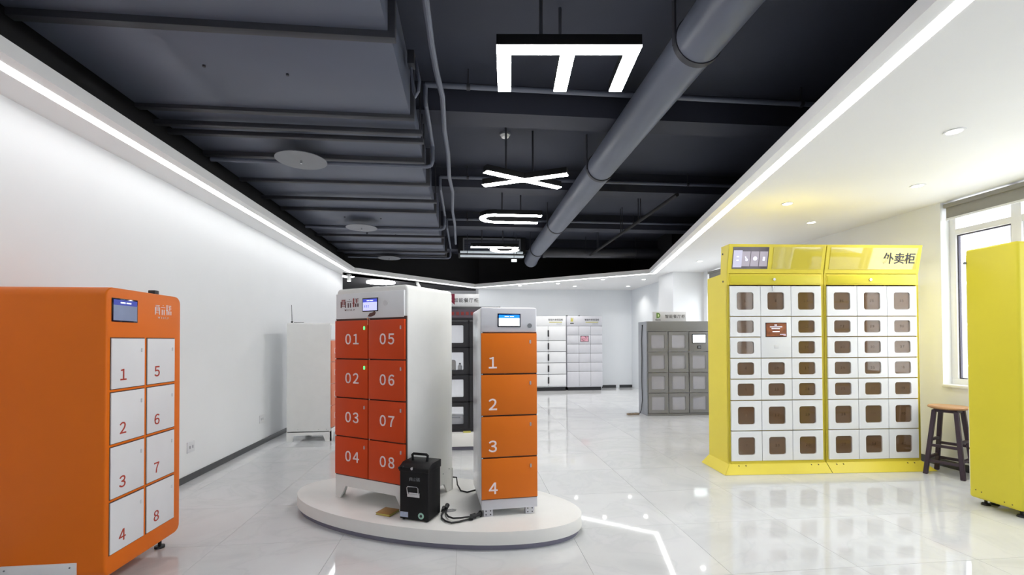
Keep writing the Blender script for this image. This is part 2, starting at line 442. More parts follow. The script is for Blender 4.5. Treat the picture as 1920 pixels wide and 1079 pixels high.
def blind(name_label, ya, yb, drop):
    t = thing('roller_blind', name_label, 'blind', (WR+0.045, yb, SOF), 0, 'roller blinds')
    L = ya-yb
    part_box('cassette', t, 'blind_grey', -0.035, 0.035, 0.02, L-0.02, -0.065, -0.022, 0.006)
    part_box('fabric', t, 'blind_grey', -0.012, -0.008, 0.03, L-0.03, -drop+0.02, -0.06)
    part_box('bottom_bar', t, 'upvc', -0.02, 0.0, 0.03, L-0.03, -drop, -drop+0.02, 0.003)
    return t
blind('grey raised roller blind at the window behind the wooden stool', 4.175, 1.15, 0.19)
blind('grey roller blind at the far window beside the white pillar', 8.72, 6.75, 0.5)

# =================================================================== CEILING SERVICES
# big flat air duct on the left
DX0, DX1, DZ = -2.47, -0.44, 3.10
duct = thing('air_duct', 'wide flat grey air duct under the dark ceiling beside the left wall', 'air duct', (DX1, 0, DZ))
joints = [YN+0.3, -2.2, -0.6, 1.2, 2.70, 3.66, 4.54, 5.22, 6.33, 7.24, 8.40, 9.55]
for i in range(len(joints)-1):
    dz = (0.0, 0.012)[i % 2]
    part_box('duct_section', duct, 'duct_paint', DX0-DX1, 0.012*((i % 3)-1), joints[i]+0.02, joints[i+1]-0.02, dz, 0.38, 0.004)
for yj in joints[1:]:
    part_box('flange', duct, 'steel_dark', DX0-DX1, 0.03, yj-0.028, yj+0.028, -0.028, 0.40, 0.004)
for yj in (1.9, 3.86, 4.02, 5.75, 7.7, 9.0):
    part_box('hanger_bar', duct, 'steel_dark', DX0-DX1, 0.07, yj-0.024, yj+0.024, -0.058, -0.020, 0.004)
    obj('hanger_rod', MB().cyl((0.055, yj, -0.05), (0.055, yj, SLAB-DZ), 0.008, n=8), 'steel_dark', duct)
for (sx, sy) in ((-1.25, 3.1), (-0.75, 3.15), (-1.2, 5.9), (-0.75, 5.85), (-1.3, 6.7), (-0.8, 6.75), (-1.2, 7.7), (-0.75, 7.8)):
    obj('screw', MB().cyl((sx, sy, -0.012), (sx, sy, 0.015), 0.010, n=8), 'steel_dark', duct)

# sprinkler pipes that drop under the duct, each with a wide deflector disc
def sprinkler(yp, yd, xd, label, ycross):
    t = thing('sprinkler_pipe', label, 'sprinkler', (xd, yp, 3.04), 0, 'sprinkler branches under the duct')
    x0, x1 = -2.40-xd, -0.33-xd
    p = [(x0, 0, -0.01), (x1-0.05, 0, -0.01), (x1-0.015, 0, 0.005), (x1, 0, 0.05), (x1, 0, 0.20), (x1, (ycross-yp)*0.5, 0.22), (x1, ycross-yp+0.05, 0.22), (x1, ycross-yp, 0.27), (x1, ycross-yp, 0.36)]
    obj('pipe', MB().tube(p, 0.019, 12), 'pipe_paint', t)
    dy = yd-yp
    obj('drop', MB().tube([(0, 0, -0.01), (0, dy*0.5, -0.03), (0, dy, -0.03)], 0.012, 8).cyl((0, dy, 0.0), (0, dy, -0.075), 0.010, n=8), 'chrome', t)
    obj('deflector_disc', MB().cyl((0, dy, -0.047), (0, dy, -0.042), 0.225, n=40), 'disc_grey', t)
sprinkler(4.52, 4.38, -1.53, 'nearest sprinkler branch pipe with a round grey disc under the wide duct', 3.73)
sprinkler(7.05, 6.91, -1.55, 'middle sprinkler branch pipe with a round grey disc under the wide duct', 5.82)
sprinkler(9.50, 9.38, -1.56, 'farthest sprinkler branch pipe with a round grey disc at the duct end', 7.82)
for yc, zc, lab in ((3.73, 3.40, 'dark cross pipe on the ceiling just beyond the glowing letter E'),
                    (5.82, 3.40, 'dark cross pipe on the ceiling just beyond the glowing letter X'),
                    (7.82, 3.40, 'dark cross pipe on the ceiling just beyond the glowing letter U')):
    t = thing('cross_pipe', lab, 'pipe', (-0.33, yc, zc), 0, 'sprinkler cross pipes')
    obj('pipe', MB().cyl((0,0,0), (WR+0.33-0.05,0,0), 0.021, n=12), 'pipe_paint', t)
    for xe in (0.35, 3.3):
        obj('pipe_clamp', MB().cyl((xe-0.015,0,0), (xe+0.015,0,0), 0.028, n=12).cyl((xe,0,0.02), (xe,0,SLAB-zc), 0.006, n=8), 'steel_dark', t)
# loose conduit beside the duct
tag(obj('conduit', MB().tube([(-0.23, y_, 3.25+dz) for y_, dz in ((YN+0.1,0),(2.4,0.0))] + [(-0.225,3.0,3.26),(-0.215,3.3,3.27),(-0.185,3.6,3.24),(-0.2,4.2,3.26),(-0.185,4.7,3.24),(-0.2,5.4,3.25),(-0.175,5.9,3.24),(-0.205,6.8,3.25),(-0.19,7.5,3.24),(-0.21,9.0,3.23)], 0.022, 10), 'pipe_paint'),
    'flexible grey conduit sagging along the ceiling right of the wide duct', 'conduit')
obj_cond = None
t = thing('cable_bundle', 'looped grey cables hanging at the right edge of the duct', 'cables', (-0.395, 3.30, 3.1))
obj('cable', MB().tube([(0,0,0.2),(0.01,0.02,0.08),(0.02,0.0,0.0),(0.035,-0.03,-0.05),(0.06,-0.05,-0.02),(0.065,-0.04,0.06),(0.05,0,0.15),(0.03,0.02,0.26)], 0.010, 8), 'pipe_paint', t)
obj('junction_box', bb(-0.02, 0.03, -0.05, 0.03, 0.18, 0.28, 0.006), 'steel_dark', t)

# round duct
RX, RZ, RR = 1.466, 3.20, 0.152
rd = thing('round_duct', 'round grey ventilation duct running the length of the dark ceiling', 'air duct', (RX, 0, RZ))
rj = [YN+0.2, -2.4, 0.0, 2.72, 4.82, 7.25, 9.25]
for i in range(len(rj)-1):
    k = RR - 0.004*(i % 2)
    obj('duct_section', MB().cyl((0, rj[i], 0), (0, rj[i+1], 0), k, n=40), 'pipe_paint', rd)
obj('elbow', MB().tube([(0,9.25,0),(0,9.6,0.0),(0,10.0,-0.03),(0,10.25,-0.07)], RR*0.98, 32), 'pipe_paint', rd)
for yj in rj[1:]:
    obj('clamp_band', MB().cyl((0, yj-0.022, 0), (0, yj+0.022, 0), RR+0.007, n=40), 'steel_dark', rd)
    for s in (-1, 1):
        obj('hanger_strap', bb(s*(RR+0.004)-0.006, s*(RR+0.004)+0.006, yj-0.018, yj+0.018, -0.03, SLAB-RZ), 'steel_dark', rd)
bd = thing('branch_duct', 'thinner dark duct branching to the right at the end of the round duct', 'air duct', (RX, 9.55, RZ+0.0))
obj('duct_section', MB().cyl((0.165,0,0), (2.75,0,0), 0.11, n=28), 'steel_dark', bd)
obj('collar', MB().cyl((0.162,0,0), (0.22,0,0), 0.122, n=28), 'steel_dark', bd)
for xe in (1.1, 2.2):
    obj('hanger_rod', MB().cyl((xe,0,0.1), (xe,0,SLAB-RZ), 0.008, n=8).cyl((xe-0.015,0,0), (xe+0.015,0,0), 0.116, n=28), 'steel_dark', bd)
sp = thing('service_pipe', 'thin dark pipe on hanger rods right of the round duct', 'pipe', (2.62, 0, 3.12))
obj('pipe', MB().cyl((0,5.4,0), (0,9.4,0), 0.024, n=12), 'matt_black', sp)
for yj in (6.6, 7.4, 8.8):
    for s in (0, 0.09):
        obj('hanger_rod', MB().cyl((0.012*s, yj+s, 0.0), (0.012*s, yj+s, SLAB-3.12), 0.008, n=8), 'steel_dark', sp)
# end of the hall: return grille on an air unit, two pale linear diffusers
au = thing('air_unit', 'black ceiling air unit with a louvred grille beyond the last letter lamp', 'air conditioner', (-0.075, 9.70, 3.20))
obj('housing', MB().box(-0.1, 1.35, 0.01, 0.6, -0.02, 0.335), 'matt_black', au)
obj('grille_frame', MB().ring(1.24, 0.30, 1.18, 0.245, 0.005, -0.008, 0.012, 0.62, 0.16), 'disc_grey', au)
for k in range(9):
    part_box('louvre', au, 'duct_paint', 0.03, 1.21, -0.004, 0.008, 0.048+k*0.027, 0.060+k*0.027)
for zz, yy, lab in ((3.165, 9.58, 'upper of two pale linear diffusers below the ceiling grille'), (3.06, 9.47, 'lower of two pale linear diffusers below the ceiling grille')):
    t = thing('linear_diffuser', lab, 'diffuser', (-0.13, yy, zz), 0, 'linear diffusers')
    part_box('body', t, 'diffuser_pale', 0, 1.33, -0.03, 0.03, 0, 0.038, 0.006)
    for xe in (0.15, 1.18): obj('bracket', MB().cyl((xe, 0.0, 0.03), (xe, 0.0, SLAB-zz), 0.006, n=8), 'steel_dark', t)
t = thing('emergency_lamp', 'tiny white emergency lamp box hanging from the dark ceiling', 'lamp', (0.98, 9.3, 2.94))
part_box('case', t, 'screen_white', -0.055, 0.055, -0.02, 0.02, 0, 0.05, 0.006)
obj('stem', MB().cyl((0,0,0.05), (0,0,SLAB-2.94), 0.005, n=8), 'steel_dark', t)
t = thing('smoke_detector', 'small white smoke detector on the dark ceiling above the letter X', 'detector', (0.42, 4.86, SLAB))
obj('base', MB().cyl((0,0,-0.02), (0,0,0), 0.058, n=24), 'disc_grey', t)
obj('head', MB().cyl((0,0,-0.045), (0,0,-0.02), 0.038, 0.05, n=24), 'white_metal', t)

# ---- letter lamps (read from below with +x up and +y to the right)
LZ = 3.0
def bar(p, q, wd):
    p = Vector(p); q = Vector(q); t = (q-p).normalized(); n = Vector((-t.y, t.x))*(wd/2)
    return [tuple(p+n), tuple(p-n), tuple(q-n), tuple(q+n)]
def letter(name, label, origin, polys, rods, rz=0.0):
    t = thing('letter_lamp', label, 'letter lamp', (origin[0], origin[1], LZ), rz, 'glowing letter lamps')
    def union(z0, z1, inset):
        m = MB()
        for k, p in enumerate(polys):
            c = sum((Vector(q) for q in p), Vector((0,0)))/len(p)
            pts = p
            m.prism(pts, 'z', z0 + 0.0002*k, z1 + 0.0002*k)
        return m
    obj('housing', union(0.004, 0.066, 0), 'black_plastic', t)
    obj('diffuser', union(-0.002, 0.004, 0.0), 'letter_glow', t)
    for (x, y) in rods:
        obj('hang_rod', MB().cyl((x, y, 0.06), (x, y, SLAB-LZ), 0.011, n=8), 'steel_dark', t)
S = 0.085
letter('E', 'large glowing white letter E lamp nearest on the dark ceiling', (0.175, 2.575),
       [bar((0.0, S/2), (0.84, S/2), S), bar((S/2, S), (S/2, 0.48), S), bar((0.42, S), (0.42, 0.48), S), bar((0.84-S/2, S), (0.84-S/2, 0.48), S)],
       [(0.26, 0.04), (0.42, 0.45)], R(-5.2))
letter('X', 'glowing white letter X lamp between the letters E and U', (0.17, 4.51),
       [bar((0.02, 0.02), (0.86, 0.43), S*0.9), bar((0.86, 0.02), (0.02, 0.43), S*0.9)], [(0.24, 0.13), (0.54, 0.27)])
def arc(cx, cy, r0, r1, a0, a1, n=12):
    o = []
    for i in range(n):
        b0 = R(a0+(a1-a0)*i/n); b1 = R(a0+(a1-a0)*(i+1)/n)
        o.append([(cx+r0*math.cos(b0), cy+r0*math.sin(b0)), (cx+r1*math.cos(b0), cy+r1*math.sin(b0)), (cx+r1*math.cos(b1), cy+r1*math.sin(b1)), (cx+r0*math.cos(b1), cy+r0*math.sin(b1))])
    return o
letter('U', 'glowing white letter U lamp lying between the letters X and P', (0.18, 6.04),
       [bar((0.22, S/2), (0.84, S/2), S), bar((0.22, 0.45-S/2), (0.84, 0.45-S/2), S)] + arc(0.225, 0.225, 0.225-S, 0.225, 90, 270), [(0.3, 0.02), (0.6, 0.42)])
letter('P', 'glowing white letter P lamp farthest from the camera', (0.08, 8.15),
       [bar((0.0, S/2), (0.86, S/2), S), bar((0.40, S), (0.40, 0.26), S), bar((0.86-S/2, S), (0.86-S/2, 0.26), S)] + arc(0.63, 0.24, 0.23-S, 0.23+0.04, 0, 180), [(0.2, 0.04), (0.6, 0.3)])

# ---- recessed downlights in the white ceiling
dls = [(3.27,2.72,'recessed downlight nearest the camera in the right white ceiling'),
       (4.09,3.72,'recessed downlight above the wooden stool near the window'),
       (3.28,4.33,'recessed downlight in front of the left yellow locker'),
       (4.09,5.00,'recessed downlight behind the right yellow locker near the wall'),
       (4.11,7.63,'recessed downlight left of the far window above the grey locker'),
       (4.03,9.99,'recessed downlight beside the white pillar nearer the cove corner'),
       (4.14,11.29,'recessed downlight in the far right corner by the back wall'),
       (3.09,10.05,'recessed downlight close to the cove strip above the white lockers'),
       (2.76,11.38,'recessed downlight near the back wall above the right white locker'),
       (2.22,10.87,'recessed downlight close to the cove strip above the left white locker'),
       (1.34,11.36,'leftmost recessed downlight near the back wall')]
dl_ring = None
for i, (x, y, lab) in enumerate(dls):
    t = thing('downlight', lab, 'downlight', (x, y, SOF), 0, 'recessed ceiling downlights')
    if dl_ring is None:
        m_ = MB(); n = 24
        vs = []; 
        for r_, z_ in ((0.058, 0.0), (0.058, -0.006), (0.044, -0.006), (0.040, -0.0005)):
            vs += [(r_*math.cos(2*PI*k/n), r_*math.sin(2*PI*k/n), z_) for k in range(n)]
        fs = [(j*n+k, j*n+(k+1)%n, (j+1)*n+(k+1)%n, (j+1)*n+k) for j in range(3) for k in range(n)]
        dl_ring = m_.add(vs, fs).mesh('trim_ring'); dl_ring.materials.append(M['soffit_white'])
        dl_lens = MB().cyl((0,0,-0.004), (0,0,-0.0005), 0.043, n=24).mesh('lens'); dl_lens.materials.append(M['downlight_glow'])
    o = obj('trim_ring', dl_ring, 'soffit_white', t); o = obj('lens', dl_lens, 'downlight_glow', t)
    ld = bpy.data.lights.new('downlight_beam', 'AREA'); ld.shape = 'DISK'; ld.size = 0.08; ld.energy = DOWN_W; ld.color = (1, 0.96, 0.90); ld.spread = R(120)
    lo_ = bpy.data.objects.new('downlight_beam', ld); C.objects.link(lo_); lo_.parent = t; lo_.location = (0,0,-0.012)

# ---- lamps in the passage beyond the left wall
for (x, y, z, r_, lab) in ((-2.30, 12.5, 2.90, 0.37, 'large round white pendant lamp above the tall white locker'),
                           (-2.95, 11.6, 2.94, 0.17, 'small round white pendant lamp just past the end of the left wall'),
                           (-2.55, 14.0, 2.86, 0.40, 'farther round white pendant lamp partly behind the tall white locker')):
    t = thing('pendant_lamp', lab, 'pendant lamp', (x, y, z), 0, 'round pendant lamps in the passage')
    obj('glow_disc', MB().cyl((0,0,-0.02), (0,0,0.02), r_, n=40), 'pendant_glow', t)
    obj('top_plate', MB().cyl((0,0,0.02), (0,0,0.032), r_*0.9, n=40), 'black_metal', t)
    obj('cord', MB().cyl((0,0,0.03), (0,0,3.08-z), 0.004, n=6), 'black_rubber', t)
for (x, y, z, lab, tilt) in ((-2.42, 9.66, SOF, 'white cylinder spotlight under the ceiling at the left wall end', 0.0),
                       (-1.15, 10.78, SOF, 'white tilted spotlight under the ceiling above the tall white locker', 0.5)):
    t = thing('track_spot', lab, 'spotlight', (x, y, z), 0, 'white track spotlights')
    obj('canopy', MB().cyl((0,0,-0.012), (0,0,0), 0.045, n=20), 'white_metal', t)
    b_ = Vector((0.07*math.sin(tilt)*1.4, 0, -0.05-0.09*math.cos(tilt)))
    obj('barrel', MB().cyl((0,0,-0.03), b_, 0.036, 0.042, n=20), 'white_metal', t)
    obj('neck', MB().cyl((0,0,-0.04), (0,0,-0.01), 0.012, n=10), 'white_metal', t)
    obj('lens', MB().cyl(b_, b_*1.03, 0.034, n=20), 'downlight_glow', t)

# =================================================================== DETAILS SHARED BY LOCKERS
def logo(parent, x0, x1, z0, z1, y, m1, m2, sub=None):
    """three stylised characters drawn as bars: unit box 165..825 x 515..220"""
    sx = (x1-x0)/660.0; sz = (z1-z0)/300.0
    def B(a, b, c, d): return (x0+(a-165)*sx, x0+(b-165)*sx, z1-(d-225)*sz, z1-(c-225)*sz)
    red = [(190,352,255,272),(238,256,250,430),(292,310,250,430),(196,335,465,482),(196,210,290,470),(345,352,290,330),
           (625,662,222,515),(602,692,368,392),(700,822,292,302),(700,822,335,345),(744,770,235,385)]
    dark = [(165,195,320,525),(330,356,320,525),(474,496,243,265),(400,572,304,318),(432,462,370,525),(510,544,370,525),
            (697,722,235,258),(788,814,235,258),(695,742,400,510),(784,822,400,510)]
    for nm, lst, mm in (('logo_strokes', red, m1), ('logo_strokes', dark, m2)):
        m = MB()
        for r_ in lst:
            a, b, c, d = B(*r_); m.box(a, b, y-0.0012, y+0.001, c, d)
        obj(nm, m.mesh('logo', smooth=False), mm, parent)
    if sub: text('logo_lettering', sub, parent, (x0+x1)/2, y, z0-(z1-z0)*0.28, (z1-z0)*0.27, m2, spacing=2.3)
def menu_screen(parent, x0, x1, z0, z1, y, head, body, mark, hz=0.30):
    s = obj('screen', bb(x0-0.008, x1+0.008, y-0.004, y+0.01, z0-0.008, z1+0.008, 0.002), 'screen_black', parent)
    zh = z1-(z1-z0)*hz; w_ = x1-x0
    obj('display_header', bb(x0, x1, y-0.0052, y-0.003, zh, z1), head, s)
    obj('display_body', bb(x0, x1, y-0.0052, y-0.003, z0, zh), body, s)
    m = MB()
    m.box(x0+w_*0.28, x0+w_*0.48, y-0.006, y-0.005, zh+(z1-zh)*0.35, zh+(z1-zh)*0.6)
    m.box(x0+w_*0.53, x0+w_*0.73, y-0.006, y-0.005, zh+(z1-zh)*0.35, zh+(z1-zh)*0.6)
    obj('display_title', m.mesh('m', smooth=False), 'screen_glow', s)
    m = MB()
    for k in range(3):
        cx = x0+w_*(0.13+0.13*k); cz = z0+(zh-z0)*0.55
        m.cyl((cx, y-0.0058, cz), (cx, y-0.005, cz), w_*0.035, n=8)
        m.box(cx-w_*0.04, cx+w_*0.04, y-0.0058, y-0.005, cz-w_*0.085, cz-w_*0.065)
    obj('display_icons', m.mesh('m', smooth=False), mark, s)
    return s
def pad_lock(parent, x, z, y, m='lock_grey', w_=0.012, h_=0.026):
    return obj('lock', MB().prism([(x+a, z+b) for a, b in rrect(w_, h_, w_*0.45, 3)], 'y', y-0.004, y), m, parent)

# ------------------------------------------------------------------ orange locker with white doors (left)
t = thing('parcel_locker', 'big orange locker with eight white numbered doors at the left edge', 'locker', (-1.87, 2.562, 0), PI/2, 'delivery lockers')
W_, D_, Z0, Z1 = 0.618, 0.56, 0.078, 1.596
body = MB().prism([(x+W_/2, z+(Z0+Z1)/2) for x, z in rrect(W_, Z1-Z0, 0.048, 6)], 'y', 0.0, D_)
obj('body', body.mesh('body', 0.010, 3), 'orange_body', t)
cols = [(0.030, 0.278), (0.302, 0.550)]
k = 0
for c, (xa, xb) in enumerate(cols):
    for r_ in range(4):
        k += 1
        zb = 1.324-0.29*r_; za = zb-0.27
        d = part_box('door', t, 'white_panel', xa, xb, -0.006, 0.004, za, zb, 0.002)
        part_box('seam', d, 'seam_dark', xa-0.004, xb+0.004, -0.001, 0.002, za-0.004, zb+0.005)
        text('number', str(k).translate(FW), d, xa+0.082, -0.0065, za+0.068, 0.082, 'number_red', 0.01)
        pad_lock(d, xb-0.026, zb-0.066, -0.006, 'sign_grey', 0.010, 0.022)
s = menu_screen(t, 0.042, 0.214, 1.421, 1.533, 0.0, 'screen_dim_blue', 'screen_dim', 'screen_dim', 0.26)
logo(t, 0.368, 0.52, 1.470, 1.535, -0.001, 'number_white', 'number_white', 'WESLP')
part_box('antenna_knob', t, 'black_metal', 0.415, 0.455, 0.03, 0.07, Z1-0.002, Z1+0.026, 0.004)
cp = part_box('cover_plate', t, 'white_panel', -0.008, 0.0, 0.13, 0.483, 0.088, 0.168, 0.002)
for yy in (0.158, 0.462): obj('screw', MB().cyl((-0.011, yy, 0.147), (-0.006, yy, 0.147), 0.004, n=10), 'ink_grey', cp)
for xx in (0.08, W_-0.08):
    for yy in (0.07, D_-0.07):
        f = obj('foot', MB().cyl((xx, yy, 0.0), (xx, yy, 0.014), 0.028, n=16).cyl((xx, yy, 0.014), (xx, yy, Z0+0.004), 0.010, n=10), 'black_rubber', t)

# ------------------------------------------------------------------ oval display platform
PC = (-0.276, 3.47); PA, PB_, PR = 1.135, 0.527, R(-23.27)
def ell(a, b, n=96): return [(a*math.cos(2*PI*i/n), b*math.sin(2*PI*i/n)) for i in range(n)]
t = thing('display_platform', 'low white oval display platform on the polished floor', 'platform', (PC[0], PC[1], 0), PR)
obj('top_slab', MB().prism(ell(PA, PB_), 'z', 0.036, 0.12).mesh('slab', 0.003, 2), 'white_platform', t)
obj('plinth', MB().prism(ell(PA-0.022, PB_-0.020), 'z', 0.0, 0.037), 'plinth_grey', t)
PT = 0.12

# ------------------------------------------------------------------ tall white locker with eight red-orange doors
t = thing('parcel_locker', 'white locker with eight red-orange doors numbered 01 to 08 on the platform', 'locker', (-0.999, 3.584, PT), R(-33.14), 'delivery lockers')
W_, D_, H_ = 0.697, 0.552, 1.582
b = MB().prism([(x+W_/2, z+(0.135+H_)/2) for x, z in rrect(W_, H_-0.135, 0.035, 5)], 'y', 0.012, D_)
obj('body', b.mesh('body', 0.016, 3), 'white_metal', t)
sk = MB().prism([(0,0),(0.048,0),(0.105,0.095),(W_-0.105,0.095),(W_-0.048,0),(W_,0),(W_,0.178),(0,0.178)], 'y', 0.004, 0.02)
obj('front_skirt', sk, 'white_metal', t)
for xs in (0.0, W_-0.014):
    obj('side_skirt', MB().prism([(0.02,0),(0.085,0),(0.115,0.07),(D_-0.115,0.07),(D_-0.075,0),(D_,0),(D_,0.17),(0.02,0.17)], 'x', xs, xs+0.014), 'white_metal', t)
obj('rear_skirt', MB().prism([(0,0),(0.05,0),(0.1,0.07),(W_-0.1,0.07),(W_-0.05,0),(W_,0),(W_,0.17),(0,0.17)], 'y', D_-0.014, D_), 'white_metal', t)
part_box('front_recess', t, 'seam_dark', 0.006, W_-0.006, 0.002, 0.02, 0.174, 1.36)
part_box('header_panel', t, 'white_panel', 0.008, W_-0.022, 0.0, 0.016, 1.352, 1.542, 0.003)
k = 0
for c, (xa, xb) in enumerate(((0.010, 0.344), (0.352, 0.688))):
    for r_ in range(4):
        k += 1
        zb = 1.338-0.2905*r_; za = zb-0.282
        d = part_box('door', t, 'door_red', xa, xb, -0.012, 0.004, za, zb, 0.003)
        text('number', ('%02d' % k).translate(FW), d, xa+0.178, -0.0125, za+0.137, 0.100, 'number_white', 0.016, spacing=0.58)
        pad_lock(d, xb-0.032, zb-0.058, -0.012, 'lock_green' if k < 3 else 'lock_grey')
        obj('hinge_cap', MB().cyl((xa+0.008, -0.010, zb+0.004), (xa+0.008, 0.002, zb+0.004), 0.006, n=8), 'chrome', d)
menu_screen(t, 0.291, 0.428, 1.408, 1.492, 0.0, 'screen_blue', 'screen_lilac', 'screen_blue', 0.28)
logo(t, 0.058, 0.243, 1.436, 1.503, -0.001, 'logo_red', 'logo_dark', 'WESLP')
obj('card_reader', MB().cyl((0.505,-0.003,1.456), (0.505,0.002,1.456), 0.020, n=20), 'sign_grey', t)
st = obj('sticker', MB().prism([(0.335,1.365),(0.365,1.362),(0.402,1.372),(0.413,1.390),(0.402,1.402),(0.38,1.392),(0.355,1.388)], 'y', -0.003, 0.001), 'logo_dark', t)
ky = obj('key', MB().cyl((0.345,-0.012,1.348), (0.345,0.0,1.348), 0.008, n=10).box(0.342,0.348,-0.012,-0.008,1.300,1.345), 'chrome', t)
part_box('roof_vent', t, 'white_panel', 0.30, 0.36, 0.08, 0.14, H_-0.002, H_+0.012, 0.003)
for yy in (0.42, 0.50): obj('rivet', MB().cyl((W_-0.002, yy, 0.155+0.02*(yy>0.45)), (W_+0.003, yy, 0.155+0.02*(yy>0.45)), 0.004, n=8), 'ink_grey', t)

# ------------------------------------------------------------------ narrow locker with four orange doors
t = thing('parcel_locker', 'narrow silver locker with four orange doors numbered 1 to 4 on the platform', 'locker', (0.093, 3.055, PT), R(4.8), 'delivery lockers')
W_, D_, H_ = 0.389, 0.52, 1.409
b = MB().prism([(x+W_/2, z+(0.055+H_)/2) for x, z in rrect(W_, H_-0.055, 0.014, 4)], 'y', 0.010, D_)
obj('body', b.mesh('body', 0.004, 2), 'brushed', t)
part_box('header_panel', t, 'cool_metal', 0.002, W_-0.004, 0.0, 0.014, 1.240, H_-0.003, 0.005, 3)
part_box('base_panel', t, 'cool_metal', 0.002, W_-0.002, 0.0, 0.014, 0.045, 0.112, 0.004)
part_box('front_recess', t, 'seam_dark', 0.003, W_-0.003, 0.004, 0.014, 0.11, 1.242)
for k in range(4):
    zb = 1.233-0.281*k; za = zb-0.271
    d = part_box('door', t, 'door_orange', 0.003, W_-0.003, -0.010, 0.006, za, zb, 0.003)
    text('number', str(k+1).translate(FW), d, 0.080, -0.0105, za+0.066, 0.100, 'number_white', 0.015)
    pad_lock(d, W_-0.050, zb-0.058, -0.010)
    obj('hinge_cap', MB().cyl((0.008, -0.008, zb+0.005), (0.008, 0.0, zb+0.005), 0.005, n=8), 'chrome', d)
menu_screen(t, 0.124, 0.267, 1.283, 1.359, 0.0, 'screen_bright_blue', 'screen_white', 'screen_lilac', 0.30)
obj('card_reader', MB().cyl((0.338,-0.003,1.285), (0.338,0.002,1.285), 0.016, n=20), 'ink_grey', t)
for xx in (0.018, 0.305):
    lg = obj('leg', bb(xx, xx+0.062, 0.006, 0.05, 0, 0.06, 0.003), 'cool_metal', t)
    for a in (0.015, 0.046):
        for zz in (0.014, 0.038): obj('bolt_hole', MB().cyl((xx+a, 0.002, zz), (xx+a, 0.008, zz), 0.004, n=10), 'ink_black', lg)
for xx in (0.018, 0.305): part_box('leg', t, 'cool_metal', xx, xx+0.062, D_-0.05, D_-0.006, 0, 0.06, 0.003)

# ------------------------------------------------------------------ black insulated box and small things on the platform
t = thing('delivery_box', 'black box with a lid handle and chrome front handle on the platform', 'delivery box', (-0.445, 3.080, PT), R(-23.5))
W_, D_ = 0.212, 0.172
obj('body', bb(0, W_, 0, D_, 0.008, 0.328, 0.006, 3), 'black_plastic', t)
obj('lid', MB().prism([(-0.006,0.322),(D_+0.006,0.322),(D_+0.006,0.375),(0.045,0.375),(-0.006,0.350)], 'x', -0.004, W_+0.004).mesh('lid', 0.005, 2), 'black_plastic', t)
hd = MB().tube([(0.052,0.085,0.37),(0.046,0.085,0.412),(0.056,0.085,0.420),(0.150,0.085,0.420),(0.162,0.085,0.412),(0.156,0.085,0.37)], 0.009, 8)
obj('carry_handle', hd.mesh('handle', 0), 'black_plastic', t)
pl = obj('handle_plate', bb(0.058, 0.150, -0.005, 0.002, 0.158, 0.188, 0.002), 'chrome', t)
obj('handle_bail', MB().tube([(0.064,-0.008,0.178),(0.062,-0.014,0.222),(0.070,-0.014,0.230),(0.136,-0.014,0.230),(0.144,-0.014,0.222),(0.142,-0.008,0.178)], 0.0035, 8), 'chrome', pl)
logo(t, 0.073, 0.150, 0.263, 0.287, -0.001, 'ink_grey', 'ink_grey')
obj('lock', MB().cyl((0.095,-0.010,0.345), (0.095,0.01,0.345), 0.009, n=16), 'chrome', t)
obj('latch_hinge', MB().cyl((0.0,-0.012,0.345), (0.012,-0.012,0.345), 0.009, n=10).cyl((0.03,-0.012,0.352),(0.03,0,0.352),0.005, n=8), 'black_metal', t)
part_box('paper_sticker', t, 'sticker_blue', 0.004, 0.062, -0.0012, 0.001, 0.022, 0.056)
rs = obj('round_sticker', MB().cyl((0.158,-0.0015,0.04), (0.158,0.001,0.04), 0.021, n=20), 'sticker_green', t)
obj('sticker_star', MB().cyl((0.158,-0.0022,0.04), (0.158,-0.001,0.04), 0.011, n=5), 'ink_black', rs)
for xx in (0.02, W_-0.02):
    for yy in (0.02, D_-0.02): obj('foot', MB().cyl((xx,yy,0), (xx,yy,0.01), 0.010, n=10), 'black_rubber', t)

t = thing('notebook', 'small brown notebook lying on the platform left of the black box', 'notebook', (-0.545, 3.205, PT), R(-27))
part_box('cover', t, 'card_brown', -0.058, 0.058, -0.055, 0.055, 0.0, 0.003, 0.001)
part_box('cover', t, 'card_brown', -0.058, 0.058, -0.055, 0.055, 0.013, 0.016, 0.001)
part_box('pages', t, 'bar_gold', -0.054, 0.056, -0.053, 0.053, 0.003, 0.013)

t = thing('extension_lead', 'short black extension lead with plugs coiled between the box and the narrow locker', 'extension lead', (-0.112, 3.046, PT))
z_ = 0.010
obj('cable', MB().tube([(-0.048,0.115,0.020),(-0.060,0.05,z_),(-0.055,0.0,z_),(-0.03,-0.05,z_),(0.01,-0.085,z_),(0.06,-0.07,z_),(0.11,-0.04,z_),(0.15,-0.015,z_)], 0.006, 8), 'black_rubber', t)
obj('cable', MB().tube([(-0.030,0.125,0.024),(-0.030,0.06,z_+0.006),(-0.012,0.0,z_+0.008),(0.02,-0.035,z_+0.010),(0.07,-0.040,z_+0.012),(0.12,-0.028,z_+0.012),(0.15,-0.018,z_+0.008)], 0.006, 8), 'black_rubber', t)
for p0, p1 in (((-0.055,0.105,0.02),(-0.047,0.150,0.024)), ((-0.034,0.12,0.026),(-0.026,0.17,0.034))):
    obj('socket_end', MB().cyl(p0, p1, 0.012, 0.016, n=12), 'black_rubber', t)
obj('plug', MB().cyl((0.135,-0.022,0.020), (0.165,-0.008,0.020), 0.016, 0.018, n=12).cyl((0.165,-0.008,0.020), (0.198,0.014,0.023), 0.009, 0.014, n=12).cyl((0.198,0.014,0.023),(0.204,0.018,0.023),0.021, n=12), 'black_rubber', t)
obj('cable_knot', MB().cyl((0.125,-0.035,0.016), (0.150,-0.035,0.016), 0.014, n=10), 'black_rubber', t)

